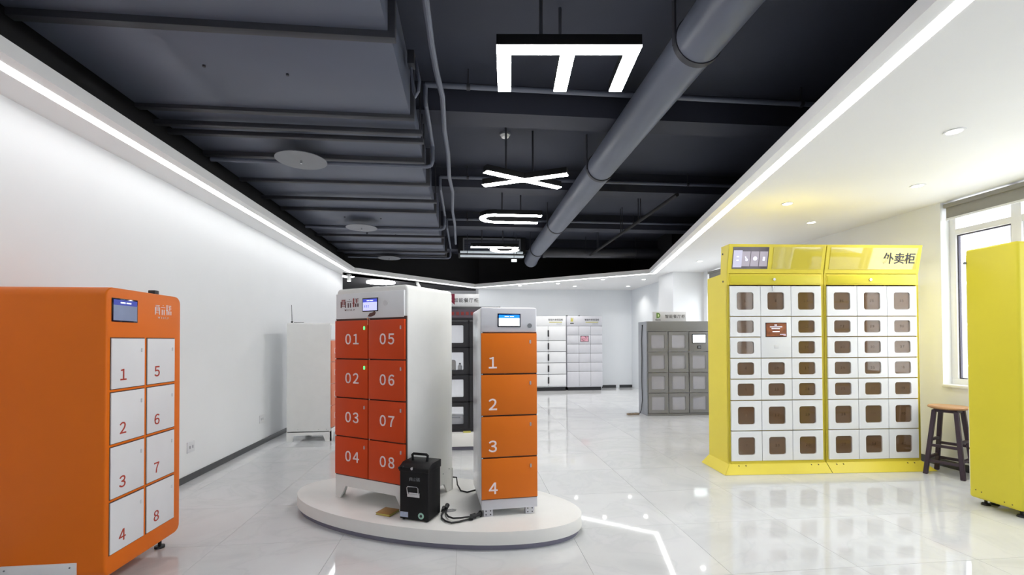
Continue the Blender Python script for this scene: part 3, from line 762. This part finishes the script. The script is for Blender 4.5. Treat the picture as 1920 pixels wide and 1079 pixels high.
tag(obj('plastic_film', MB().prism([(-0.06,-0.01),(-0.03,-0.028),(0.01,-0.024),(0.045,-0.012),(0.05,0.012),(0.02,0.026),(-0.03,0.018)], 'z', 0, 0.004), 'film', None, (-0.125, 3.20, PT)),
    'scrap of clear plastic film on the platform right of the black box', 'plastic film')
tag(obj('power_lead', MB().tube([(-0.115,3.700,PT+0.085),(-0.085,3.705,PT+0.080),(-0.078,3.68,PT+0.03),(-0.05,3.60,PT+0.006),(0.0,3.56,PT+0.006),(0.06,3.60,PT+0.006),(0.11,3.60,PT+0.02)], 0.006, 8), 'black_rubber'),
    'thin black power lead behind the two lockers on the platform', 'power lead')

# ------------------------------------------------------------------ white locker at the left wall, seen from its side
t = thing('parcel_locker', 'white locker with a thin antenna standing by the left wall', 'locker', (-1.772, 6.17, 0), PI/2, 'delivery lockers')
W_, D_, H_ = 0.70, 0.563, 1.553
b = MB().prism([(x+W_/2, z+(0.09+H_)/2) for x, z in rrect(W_, H_-0.09, 0.03, 4)], 'y', 0.012, D_)
obj('body', b.mesh('body', 0.012, 3), 'white_metal', t)
for xs in (0.0, W_-0.014):
    obj('side_skirt', MB().prism([(0.0,0),(0.075,0),(0.105,0.078),(D_-0.085,0.078),(D_-0.08,0),(D_,0),(D_,0.13),(0.0,0.13)], 'x', xs, xs+0.014), 'white_metal', t)
obj('front_skirt', MB().prism([(0,0),(0.05,0),(0.1,0.09),(W_-0.1,0.09),(W_-0.05,0),(W_,0),(W_,0.16),(0,0.16)], 'y', 0.0, 0.016), 'white_metal', t)
part_box('header_panel', t, 'white_panel', 0.008, W_-0.008, 0.0, 0.016, 1.33, 1.52, 0.003)
k = 0
for xa, xb in ((0.010, 0.346), (0.354, 0.690)):
    for r_ in range(4):
        k += 1
        zb = 1.318-0.288*r_; za = zb-0.280
        d = part_box('door', t, 'door_pink', xa, xb, -0.008, 0.012, za, zb, 0.003)
        text('number', ('%02d' % k).translate(FW), d, xa+0.17, -0.0085, za+0.137, 0.100, 'number_white', 0.016, spacing=0.58)
obj('antenna', MB().cyl((0.08, 0.525, H_-0.005), (0.08, 0.525, H_+0.02), 0.014, n=10).cyl((0.08, 0.525, H_+0.02), (0.08, 0.532, H_+0.24), 0.004, 0.003, n=8), 'black_plastic', t)
obj('antenna_lead', MB().tube([(0.08,0.50,H_+0.006),(0.09,0.44,H_+0.005),(0.10,0.38,H_+0.005)], 0.004, 6), 'black_rubber', t)
for yy in (0.06, 0.16, 0.42): obj('rivet', MB().cyl((-0.003, yy, 0.155), (0.002, yy, 0.155), 0.004, n=8), 'ink_grey', t)

# ------------------------------------------------------------------ window lockers (grey and black)
def window_locker(label, loc, rz, W_, D_, H_, head, body_m, side_m, inner_m, open_back, screen_cell, pane_m='pale_glass'):
    t = thing('food_locker', label, 'food locker', loc, rz, 'lockers with window doors')
    th = 0.02
    part_box('side_panel', t, side_m, 0, th, 0.0, D_, 0.0, H_, 0.004)
    part_box('side_panel', t, side_m, W_-th, W_, 0.0, D_, 0.0, H_, 0.004)
    part_box('top_panel', t, body_m, th, W_-th, 0.0, D_, H_-head, H_, 0.004)
    part_box('base_panel', t, body_m, th, W_-th, 0.0, D_, 0.0, 0.035, 0.003)
    cw = (W_-2*th)/3; ch = (H_-head-0.035)/4
    for c in (1, 2): part_box('divider', t, inner_m, th+c*cw-0.009, th+c*cw+0.009, 0.024, D_-0.012, 0.035, H_-head)
    for r_ in (1, 2, 3): part_box('shelf', t, inner_m, th, W_-th, 0.024, D_-0.012, 0.035+r_*ch-0.009, 0.035+r_*ch+0.009)
    if not open_back: part_box('back_panel', t, inner_m, th, W_-th, D_-0.012, D_, 0.035, H_-head)
    for c in range(3):
        for r_ in range(4):
            cx = th+(c+0.5)*cw; cz = 0.035+(3-r_+0.5)*ch
            dw, dh = cw-0.016, ch-0.016
            if (c, r_) == screen_cell:
                d = part_box('control_panel', t, body_m, cx-dw/2, cx+dw/2, -0.006, 0.02, cz-dh/2, cz+dh/2, 0.003)
                s = part_box('screen', d, 'screen_black', cx-0.125, cx+0.125, -0.012, 0.0, cz-0.03, cz+0.13, 0.012)
                part_box('display', d, 'screen_white', cx-0.112, cx+0.112, -0.0135, -0.01, cz-0.018, cz+0.118, 0.0)
                part_box('card_slot', d, 'ink_black', cx-0.035, cx+0.035, -0.009, 0.0, cz-0.125, cz-0.07, 0.004)
                part_box('card_slot_face', d, 'ink_grey', cx-0.02, cx+0.025, -0.0105, 0.0, cz-0.115, cz-0.08, 0.003)
                continue
            iw, ih = dw*0.66, dh*0.68
            d = obj('door', MB().ring(dw, dh, iw, ih, 0.012, -0.006, 0.018, cx, cz).mesh('door', smooth=False), body_m, t)
            part_box('pane', d, pane_m, cx-iw/2-0.004, cx+iw/2+0.004, 0.004, 0.010, cz-ih/2-0.004, cz+ih/2+0.004)
    return t, cw, ch
tg, cw, ch = window_locker('grey locker with clear window doors near the white pillar', (3.085, 7.56, 0), R(-3.0), 1.13, 0.42, 1.63, 0.175, 'grey_metal', 'grey_side', 'inner_grey', False, (2, 0))
obj('power_lead', MB().tube([(-0.006,0.18,1.57),(-0.012,0.21,1.3),(-0.012,0.19,1.0),(-0.014,0.21,0.6),(-0.014,0.18,0.25),(-0.02,0.22,0.08),(-0.05,0.2,0.02),(-0.09,0.18,0.012)], 0.007, 8), 'black_rubber', tg)
obj('lead_inlet', MB().cyl((-0.012,0.18,1.56), (0.0,0.18,1.56), 0.016, n=12), 'black_rubber', tg)
t = thing('power_strip', 'beige power strip on the floor beside the grey locker', 'power strip', (2.90, 7.70, 0), R(10))
part_box('body', t, 'bag_brown', -0.12, 0.10, -0.03, 0.03, 0, 0.03, 0.006)
for k in range(3): obj('outlet', bb(-0.09+0.06*k, -0.055+0.06*k, -0.018, 0.018, 0.029, 0.032), 'ink_black', t)
# sign on the grey locker
def sign(label, loc, rz, w_, h_, txt_x, size):
    t = thing('sign_board', label, 'sign', loc, rz, 'counter-top signs')
    part_box('panel', t, 'sign_grey', 0, w_, 0, 0.012, 0.0, h_, 0.002)
    for xx in (0.04, w_-0.04): part_box('foot', t, 'sign_grey', xx-0.02, xx+0.02, -0.03, 0.05, 0, 0.006, 0.002)
    text('lettering', '智能餐厅柜', t, txt_x, -0.001, h_*0.5, size, 'ink_black', 0.004, spacing=1.15)
    return t
t = sign('white sign with a green letter D emblem on the grey locker', (3.265, 7.70, 1.63), R(-3.0), 0.60, 0.175, 0.40, 0.068)
eg = MB()
for a in arc(0.09, 0.11, 0.025, 0.047, -90, 90, 10): eg.prism(a, 'y', -0.002, 0.001)
eg.box(0.066, 0.09, -0.002, 0.001, 0.063, 0.157)
obj('emblem', eg.mesh('emblem', smooth=False), 'emblem_green', t)
obj('emblem_core', MB().cyl((0.095,-0.0016,0.11), (0.095,0.001,0.11), 0.024, n=20), 'emblem_lime', t)
text('emblem_lettering', 'dieos', t, 0.092, -0.001, 0.035, 0.045, 'ink_black')

tb, cw, ch = window_locker('black see-through locker with window doors behind the two platform lockers', (-0.72, 5.50, 0.21), 0, 1.13, 0.45, 1.51, 0.17, 'black_metal', 'black_metal', 'black_metal', True, (0, 0), 'see_glass')
dsp = part_box('led_display', tb, 'display_dark', 0.10, 1.03, -0.004, 0.004, 1.375, 1.475)
mm = MB()
for k in range(7): mm.box(0.42+0.058*k, 0.455+0.058*k, -0.0055, -0.003, 1.405, 1.445); 
obj('led_text', mm.mesh('m', smooth=False), 'led_red', dsp)
t = thing('low_plinth', 'low white plinth carrying the black locker', 'plinth', (-0.82, 5.42, 0))
part_box('slab', t, 'white_platform', 0, 1.33, 0, 0.72, 0.05, 0.21, 0.004)
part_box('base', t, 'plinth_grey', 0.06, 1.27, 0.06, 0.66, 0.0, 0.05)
tag(obj('card_box', bb(-0.045, 0.045, -0.015, 0.018, 0, 0.016, 0.002), 'bar_gold', None, (0.0, 5.452, 0.21), (0,0,0.1)), 'tiny gold card box on the low white plinth', 'card box')
t = sign('white sign with a red pennant emblem on the black locker', (-0.33, 5.62, 1.72), 0, 0.485, 0.165, 0.325, 0.058)
obj('pennant', MB().prism([(0.08,0.165),(0.185,0.165),(0.185,0.030),(0.1325,0.075),(0.08,0.030)], 'y', -0.003, 0.001), 'emblem_red', t)
text('pennant_mark', 'K', t, 0.135, -0.0035, 0.105, 0.06, 'number_white')
# things inside the black locker (middle column)
zc = lambda r_: 0.21+0.035+(3-r_)*ch+0.009
tag(obj('paper_bag', MB().prism([(x, z+0.08) for x, z in rrect(0.13, 0.16, 0.03, 4)], 'y', -0.06, 0.06).mesh('bag', 0.006, 2), 'bag_brown', None, (-0.20, 5.72, zc(1))), 'brown paper bag inside the black locker', 'bag')
t = thing('bottle', 'small white bottle beside the brown bag in the black locker', 'bottle', (-0.085, 5.70, zc(1)))
obj('body', MB().cyl((0,0,0), (0,0,0.085), 0.026, n=16).cyl((0,0,0.085), (0,0,0.105), 0.026, 0.012, n=16), 'white_panel', t)
obj('cap', MB().cyl((0,0,0.105), (0,0,0.125), 0.013, n=12), 'ink_black', t)
t = thing('carton', 'white carton lying in the lowest cell of the black locker', 'carton', (-0.14, 5.72, zc(3)))
part_box('tray', t, 'white_panel', -0.12, 0.10, -0.10, 0.10, 0, 0.10, 0.004)
part_box('lid', t, 'white_panel', -0.125, 0.105, -0.105, 0.105, 0.10, 0.125, 0.004)
part_box('label', t, 'ink_grey', -0.05, 0.06, -0.107, -0.104, 0.106, 0.118)

# ------------------------------------------------------------------ far white lockers at the back wall
YF = 11.62
t = thing('wall_locker', 'white back-wall locker with two columns and black bar handles', 'locker', (1.665, YF, 0), 0, 'white lockers at the back wall')
W_, D_, H_ = 0.915, 0.52, 1.945
part_box('body', t, 'white_panel', 0, W_, 0.015, D_, 0.10, H_, 0.006)
part_box('plinth', t, 'ink_black', 0.02, W_-0.02, 0.03, D_-0.02, 0.0, 0.10)
part_box('header_panel', t, 'white_panel', 0.004, W_-0.004, 0.0, 0.016, 1.69, H_-0.004, 0.003)
rows = [(1.310, 1.678), (1.022, 1.300), (0.730, 1.012), (0.435, 0.720), (0.125, 0.425)]
for za, zb in rows:
    for c in range(2):
        xa, xb = (0.008, 0.438) if c == 0 else (0.446, W_-0.008)
        d = part_box('door', t, 'white_panel', xa, xb, -0.004, 0.012, za+0.004, zb, 0.002)
    part_box('seam', t, 'seam_grey', 0.004, W_-0.004, 0.010, 0.0155, za-0.008, za+0.004)
    part_box('handle', t, 'ink_black', 0.425, 0.462, -0.022, -0.002, (za+zb)/2-0.085, (za+zb)/2+0.085, 0.008)
part_box('seam', t, 'seam_grey', 0.437, 0.447, 0.010, 0.0155, 0.12, 1.68)
text('lettering', '智能外卖保温柜', t, 0.64, -0.001, 1.845, 0.056, 'ink_black', 0.006)
part_box('gold_bar', t, 'bar_gold', 0.47, 0.81, -0.002, 0.001, 1.775, 1.797)
part_box('small_print', t, 'ink_grey', 0.66, 0.80, -0.002, 0.001, 1.735, 1.745)
obj('camera_dome', MB().cyl((0.05,-0.02,1.77), (0.05,0.0,1.77), 0.03, n=16), 'ink_grey', t)

t = thing('wall_locker', 'white back-wall locker with three columns of doors and a small screen', 'locker', (2.605, YF, 0), 0, 'white lockers at the back wall')
W_ = 0.945
part_box('body', t, 'cool_metal', 0, W_, 0.015, D_, 0.09, H_, 0.006)
part_box('plinth', t, 'ink_black', 0.03, W_-0.03, 0.05, D_-0.02, 0.0, 0.09)
part_box('header_panel', t, 'cool_metal', 0.004, W_-0.004, 0.0, 0.016, 1.690, H_-0.004, 0.003)
zs = [1.682, 1.447, 1.207, 0.968, 0.730, 0.493, 0.115]
for c in range(3):
    for r_ in range(6):
        xa = 0.006+c*0.312; xb = xa+0.306
        d = part_box('door', t, 'cool_metal', xa, xb, -0.004, 0.012, zs[r_+1]+0.005, zs[r_]-0.003, 0.002)
        if (c, r_) == (1, 1):
            part_box('screen', d, 'screen_black', xa+0.035, xb-0.05, -0.008, 0.0, 1.272, 1.425, 0.003)
            part_box('display', d, 'screen_photo', xa+0.045, xb-0.06, -0.0095, -0.006, 1.282, 1.415)
for z_ in zs[:-1]: part_box('seam', t, 'seam_grey', 0.004, W_-0.004, 0.010, 0.0155, z_-0.006, z_+0.008)
for c in (1, 2): part_box('seam', t, 'seam_grey', 0.312*c-0.002, 0.312*c+0.008, 0.010, 0.0155, 0.11, 1.69)
text('lettering', '智能外卖保温柜', t, 0.665, -0.001, 1.845, 0.056, 'ink_black', 0.006)
part_box('gold_bar', t, 'bar_gold', 0.495, 0.835, -0.002, 0.001, 1.775, 1.797)
part_box('small_print', t, 'ink_grey', 0.68, 0.83, -0.002, 0.001, 1.735, 1.745)
em = MB()
for a in (-0.35, 0.0, 0.45): em.prism([(0.13+0.045*math.sin(a)-0.012, 1.835), (0.13+0.045*math.sin(a)+0.012, 1.835), (0.13+0.075*math.sin(a)+0.008, 1.90), (0.13+0.075*math.sin(a)-0.008, 1.90)], 'y', -0.002-0.0003*a, 0.001)
em.box(0.095, 0.165, -0.002, 0.001, 1.80, 1.835)
obj('emblem', em.mesh('e', smooth=False), 'bar_gold', t)
part_box('emblem_lettering', t, 'ink_black', 0.085, 0.18, -0.002, 0.001, 1.745, 1.768)
for xx, lab in ((2.63, 'small black bracket on top of the two-column white locker end'), (2.96, 'small black bracket on top of the three-column white locker')):
    tag(obj('bracket', MB().box(-0.03, 0.03, -0.02, 0.02, 0, 0.012).prism([(-0.03,0.012),(0.03,0.012),(0.005,0.028)], 'y', -0.02, 0.02), 'ink_black', None, (xx, YF+0.15, H_)), lab, 'bracket', 'brackets on the white lockers')

# ------------------------------------------------------------------ pair of yellow food lockers
YA = Vector((2.55, 4.22)); YT = R(-2.86)
row_z = [(1.537, 1.831), (1.334, 1.527), (1.126, 1.324), (0.921, 1.116), (0.712, 0.911), (0.414, 0.702), (0.116, 0.404)]
def yellow_locker(label, u0, left):
    o = YA + Vector((math.cos(YT), math.sin(YT)))*u0
    t = thing('food_locker', label, 'food locker', (o.x, o.y, 0), YT, 'yellow food lockers')
    W_, D_ = 0.983, 0.40
    th = 0.022
    def side(x0):
        # side panel with the stepped header outline (local y, z)
        p = [(0.0, 0.075), (D_, 0.075), (D_, 1.955), (0.125, 1.965), (0.105, 2.232), (-0.050, 2.232), (0.0, 1.955)]
        m = MB().prism(p, 'x', x0, x0+th)
        return m.mesh('side', 0.003, 1)
    for x0 in (0.0, W_-th): 
        s_ = obj('side_panel', side(x0), 'yellow', t)
        if x0 == 0.0 and left:
            for (yy, zz) in ((0.075, 2.16), (0.075, 1.885)): obj('bolt_hole', MB().cyl((-0.002, yy, zz), (0.004, yy, zz), 0.010, n=12), 'ink_black', s_)
    part_box('top_panel', t, 'yellow', th, W_-th, 0.0, D_, 1.935, 1.953, 0.002)
    part_box('base_panel', t, 'yellow', th, W_-th, 0.0, D_, 0.075, 0.112, 0.004)
    part_box('back_panel', t, 'inner_beige', th, W_-th, D_-0.012, D_-0.002, 0.11, 1.94)
    part_box('bottom_deck', t, 'black_metal', 0.05, W_-0.05, 0.06, D_-0.03, 0.0, 0.076)
    # drawer-like band under the header
    bnd = part_box('header_band', t, 'yellow', th, W_-th, -0.004, 0.02, 1.845, 1.945, 0.003)
    part_box('band_inset', bnd, 'yellow_deep', th+0.012, W_-th-0.012, -0.008, 0.0, 1.856, 1.934, 0.003)
    obj('lock', MB().cyl((W_/2-0.02, -0.018, 1.897), (W_/2-0.02, 0.0, 1.897), 0.014, n=16), 'chrome', bnd)
    # tilted header: top nearer the viewer
    hb = bpy.data.objects.new('header', None)
    za, zb = 1.957, 2.230
    def tilt(m): 
        m.v = [(x, y-(z-za)/(zb-za)*0.050, z) for x, y, z in m.v]; return m
    hd_ = obj('header_panel', tilt(MB().box(0.0, W_, -0.002, 0.016, za, zb)).mesh('h', 0.003, 1), 'yellow', t)
    obj('header_top', MB().box(0.0, W_, -0.050, 0.105, zb-0.006, zb+0.006), 'yellow', t)
    obj('header_rear', MB().box(th, W_-th, 0.09, 0.10, 1.955, zb-0.006), 'yellow', t)
    def inset(x0, x1, m, d=0.004, z0=2.0, z1=2.208, nm='header_pane'):
        return obj(nm, tilt(MB().box(x0, x1, -0.002-d, 0.0, z0, z1)).mesh('i', smooth=False), m, hd_)
    if left:
        inset(0.042, 0.402, 'display_dark', 0.004, nm='advert_screen')
        for k in range(4):
            x0 = 0.048+0.088*k
            inset(x0, x0+0.080 + (0.006 if k == 0 else 0), 'card_lilac' if k == 0 else 'card_mauve', 0.0065 if k else 0.008, 2.024 if k else 2.014, 2.166 if k else 2.176, 'advert_card')
            cx = x0+0.042
            ic = MB()
            if k == 0: ic.box(cx-0.010, cx+0.010, -0.012, -0.006, 2.075, 2.086).box(cx-0.010, cx+0.010, -0.012, -0.006, 2.110, 2.121)
            elif k == 1:
                for a in arc(cx+0.004, 2.085, 0.006, 0.012, 0, 360, 10): ic.prism(a, 'y', -0.011, -0.006)
                ic.prism([(cx-0.016,2.118),(cx-0.006,2.118),(cx+0.002,2.095),(cx-0.006,2.095)], 'y', -0.011, -0.006)
            elif k == 2: ic.cyl((cx,-0.011,2.098), (cx,-0.006,2.098), 0.019, n=16)
            else: ic.box(cx-0.010, cx+0.010, -0.011, -0.006, 2.078, 2.114)
            obj('advert_icon', tilt(ic).mesh('ic', smooth=False), 'screen_glow', hd_)
        inset(0.448, 0.945, 'yellow_pane')
    else:
        inset(0.040, 0.945, 'yellow_pane')
        tm = text_me('外卖柜', 0.112, 0.001, 0.012)
        tm.materials.append(M['ink_black']); 
        sh = Matrix.Identity(4); sh[1][2] = -0.050/(zb-za)
        tm.transform(sh)
        zt = 2.098
        obj('lettering', tm, 'ink_black', hd_, (0.755, -0.0075-(zt-za)/(zb-za)*0.050, zt))
    # doors
    x_in0, x_in1 = 0.020, W_-0.030
    cw_ = (x_in1-x_in0)/3
    num = 0
    for c in range(3):
        for r_, (z0, z1) in enumerate(row_z):
            xa, xb = x_in0+c*cw_+0.003, x_in0+(c+1)*cw_-0.003
            if left and c == 1 and r_ == 2: continue
            num += 1
            cx = (xa+xb)/2; cz = (z0+z1)/2; dw, dh = xb-xa, z1-z0
            if left and c == 1 and r_ == 1:
                z0b = row_z[2][0]
                d = part_box('control_panel', t, 'white_panel', xa, xb, -0.010, 0.01, z0b, z1, 0.003)
                s = part_box('screen', d, 'screen_black', cx-0.109, cx+0.106, -0.0135, 0.0, 1.328, 1.470, 0.003)
                part_box('display', d, 'screen_reflection', cx-0.103, cx+0.100, -0.0150, -0.01, 1.334, 1.464)
                mm = MB()
                for (a, b_, zz, hh) in ((-0.02,0.005,1.443,0.006),(-0.066,0.058,1.425,0.006),(-0.05,0.035,1.408,0.006),(-0.04,0.030,1.377,0.009),(0.035,0.092,1.353,0.003),(0.07,0.095,1.341,0.003)):
                    mm.box(cx+a, cx+b_, -0.0158, -0.0145, zz, zz+hh)
                obj('display_text', mm.mesh('m', smooth=False), 'screen_glow', d)
                part_box('card_reader', d, 'sign_grey', cx-0.022, cx+0.022, -0.013, -0.005, 1.215, 1.250, 0.003)
                continue
            iw = 0.170; ih = 0.172 if dh > 0.25 else 0.122
            d = obj('door', MB().ring(dw, dh, iw, ih, 0.022, -0.010, 0.012, cx, cz).mesh('door', 0.0, smooth=False), 'white_panel', t)
            part_box('pane', d, 'brown_glass', cx-iw/2-0.004, cx+iw/2+0.004, -0.001, 0.006, cz-ih/2-0.004, cz+ih/2+0.004)
            text('number', str(num + (0 if left else 20)).translate(FW), d, cx+0.003, -0.0012, cz, 0.032, 'number_dim', ext=0.0004, spacing=0.58)
    for c in (1, 2): part_box('divider', t, 'inner_beige', x_in0+c*cw_-0.006, x_in0+c*cw_+0.006, 0.014, D_-0.012, 0.112, 1.84)
    for z0, z1 in row_z[:-1]: part_box('shelf', t, 'inner_beige', th, W_-th, 0.014, D_-0.012, z0-0.010, z0-0.002)
    part_box('front_stile', t, 'yellow', W_-0.030, W_, 0.0, 0.02, 0.10, 1.85, 0.003)
    part_box('front_stile', t, 'yellow', 0.0, 0.020, 0.0, 0.02, 0.10, 1.85, 0.003)
    if left: obj('key', MB().cyl((0.455,-0.024,1.822), (0.455,-0.008,1.822), 0.010, n=12).box(0.452,0.458,-0.02,-0.014,1.780,1.815), 'chrome', t)
    # splayed foot skirt
    def skirt(p):
        return MB().add(p, [(0,1,2,3)])
    fl = (-0.085 if left else 0.0)
    fr = (0.0 if left else 0.085)
    a = [(0.0 + (0 if left else 0), -0.002, 0.086), (W_, -0.002, 0.086), (W_+fr, -0.085, 0.002), (fl, -0.085, 0.002)]
    b_ = [(x, y+0.006, z) for x, y, z in a]
    fs = MB().add(a+b_, [(0,1,2,3),(7,6,5,4),(0,4,5,1),(1,5,6,2),(2,6,7,3),(3,7,4,0)])
    sk_ = obj('foot_skirt', fs, 'yellow', t)
    for xx in (0.09, 0.16, W_-0.16, W_-0.09): obj('screw', MB().cyl((xx,-0.022,0.068), (xx,-0.012,0.072), 0.005, n=8), 'seam_dark', sk_)
    xs, xo = (0.002, -0.085) if left else (W_-0.002, W_+0.085)
    a = [(xs, -0.002, 0.086), (xs, D_, 0.086), (xo, D_, 0.002), (xo, -0.085, 0.002)]
    b_ = [(x+(0.006 if left else -0.006), y, z) for x, y, z in a]
    obj('side_skirt', MB().add(a+b_, [(0,1,2,3),(7,6,5,4),(0,4,5,1),(1,5,6,2),(2,6,7,3),(3,7,4,0)]), 'yellow', t)
    return t
yellow_locker('left yellow locker with white window doors and a touch screen', 0.0, True)
yellow_locker('right yellow locker with white window doors and a black lettered header', 0.990, False)

# ------------------------------------------------------------------ yellow cabinet at the right edge
t = thing('parcel_locker', 'plain yellow cabinet side at the right edge in front of the window', 'locker', (3.965, 3.24, 0), 0, 'delivery lockers')
W_, D_, Z0, Z1 = 0.62, 0.352, 0.052, 2.012
obj('body', bb(0, W_, -D_, 0, Z0, Z1, 0.022, 4), 'yellow_deep', t)
for k in range(5):
    zb = 1.74-0.33*k
    part_box('door', t, 'white_panel', 0.02, W_-0.02, 0.0, 0.010, zb-0.315, zb, 0.003)
part_box('header_panel', t, 'white_panel', 0.02, W_-0.02, 0.0, 0.010, 1.76, 1.97, 0.003)
obj('latch', MB().cyl((-0.006, -0.004, 1.905), (0.0, -0.004, 1.905), 0.012, n=10), 'ink_grey', t)
for (xx, yy) in ((0.075, -0.06), (0.15, -0.06), (0.06, -D_+0.05), (W_-0.08, -0.06), (W_-0.08, -D_+0.05)):
    obj('foot', MB().cyl((xx, yy, 0.0), (xx, yy, 0.016), 0.030, 0.024, n=16).cyl((xx, yy, 0.016), (xx, yy, Z0+0.004), 0.010, n=10), 'black_rubber', t)
for (yy, zz) in ((-0.05, 0.118), (-0.09, 0.112), (-0.24, 0.088), (-0.29, 0.085)): obj('rivet', MB().cyl((-0.002, yy, zz), (0.002, yy, zz), 0.004, n=8), 'seam_dark', t)

# ------------------------------------------------------------------ wooden stool
t = thing('bar_stool', 'dark wooden stool with a round brown seat by the window wall', 'stool', (4.595, 3.92, 0), R(24))
prof = [(0.0,0.630),(0.125,0.630),(0.148,0.640),(0.152,0.650),(0.145,0.660),(0.0,0.662)]
n = 40; vs = []; fs = []
for r_, z_ in prof[1:-1]: vs += [(r_*math.cos(2*PI*k/n), r_*math.sin(2*PI*k/n), z_) for k in range(n)]
for j in range(len(prof)-3):
    fs += [(j*n+k, j*n+(k+1)%n, (j+1)*n+(k+1)%n, (j+1)*n+k) for k in range(n)]
fs += [tuple(range(n-1,-1,-1)), tuple(range((len(prof)-3)*n, (len(prof)-2)*n))]
obj('seat', MB().add(vs, fs), 'stool_seat', t)
def apron_pt(s, z): return 0.135-(0.135-0.078)*z/0.63
part_box('apron', t, 'stool_wood', -0.085, 0.085, -0.085, 0.085, 0.60, 0.631, 0.004)
for sx in (-1, 1):
    for sy in (-1, 1):
        b0 = apron_pt(0, 0); b1 = apron_pt(0, 0.62); h_ = 0.017
        vs = [(sx*b0+a, sy*b0+b, 0) for a, b in ((-h_,-h_),(h_,-h_),(h_,h_),(-h_,h_))] + [(sx*b1+a, sy*b1+b, 0.62) for a, b in ((-h_,-h_),(h_,-h_),(h_,h_),(-h_,h_))]
        obj('leg', MB().add(vs, [(3,2,1,0),(4,5,6,7),(0,1,5,4),(1,2,6,5),(2,3,7,6),(3,0,4,7)]).mesh('leg', 0.003, 1), 'stool_wood', t)
for z_, zz in ((0.16, 0.13), (0.33, 0.28)):
    for s in (-1, 1):
        q = apron_pt(0, z_)
        part_box('rung', t, 'stool_wood', -q, q, s*q-0.011, s*q+0.011, z_-0.013, z_+0.013, 0.003)
        q2 = apron_pt(0, zz)
        part_box('rung', t, 'stool_wood', s*q2-0.011, s*q2+0.011, -q2, q2, zz-0.013, zz+0.013, 0.003)

# ------------------------------------------------------------------ wall sockets
for y_, z_, lab in ((4.575, 0.315, 'white wall socket on the left wall nearer the orange locker'), (6.06, 0.325, 'white wall socket on the left wall near the far white locker')):
    t = thing('wall_socket', lab, 'socket', (WL, y_, z_), 0, 'sockets on the left wall')
    part_box('plate', t, 'sign_grey', 0, 0.010, -0.055, 0.055, -0.05, 0.05, 0.003)
    for k in (-1, 1): part_box('outlet', t, 'ink_grey', 0.009, 0.012, k*0.022-0.004, k*0.022+0.004, -0.015, 0.012)
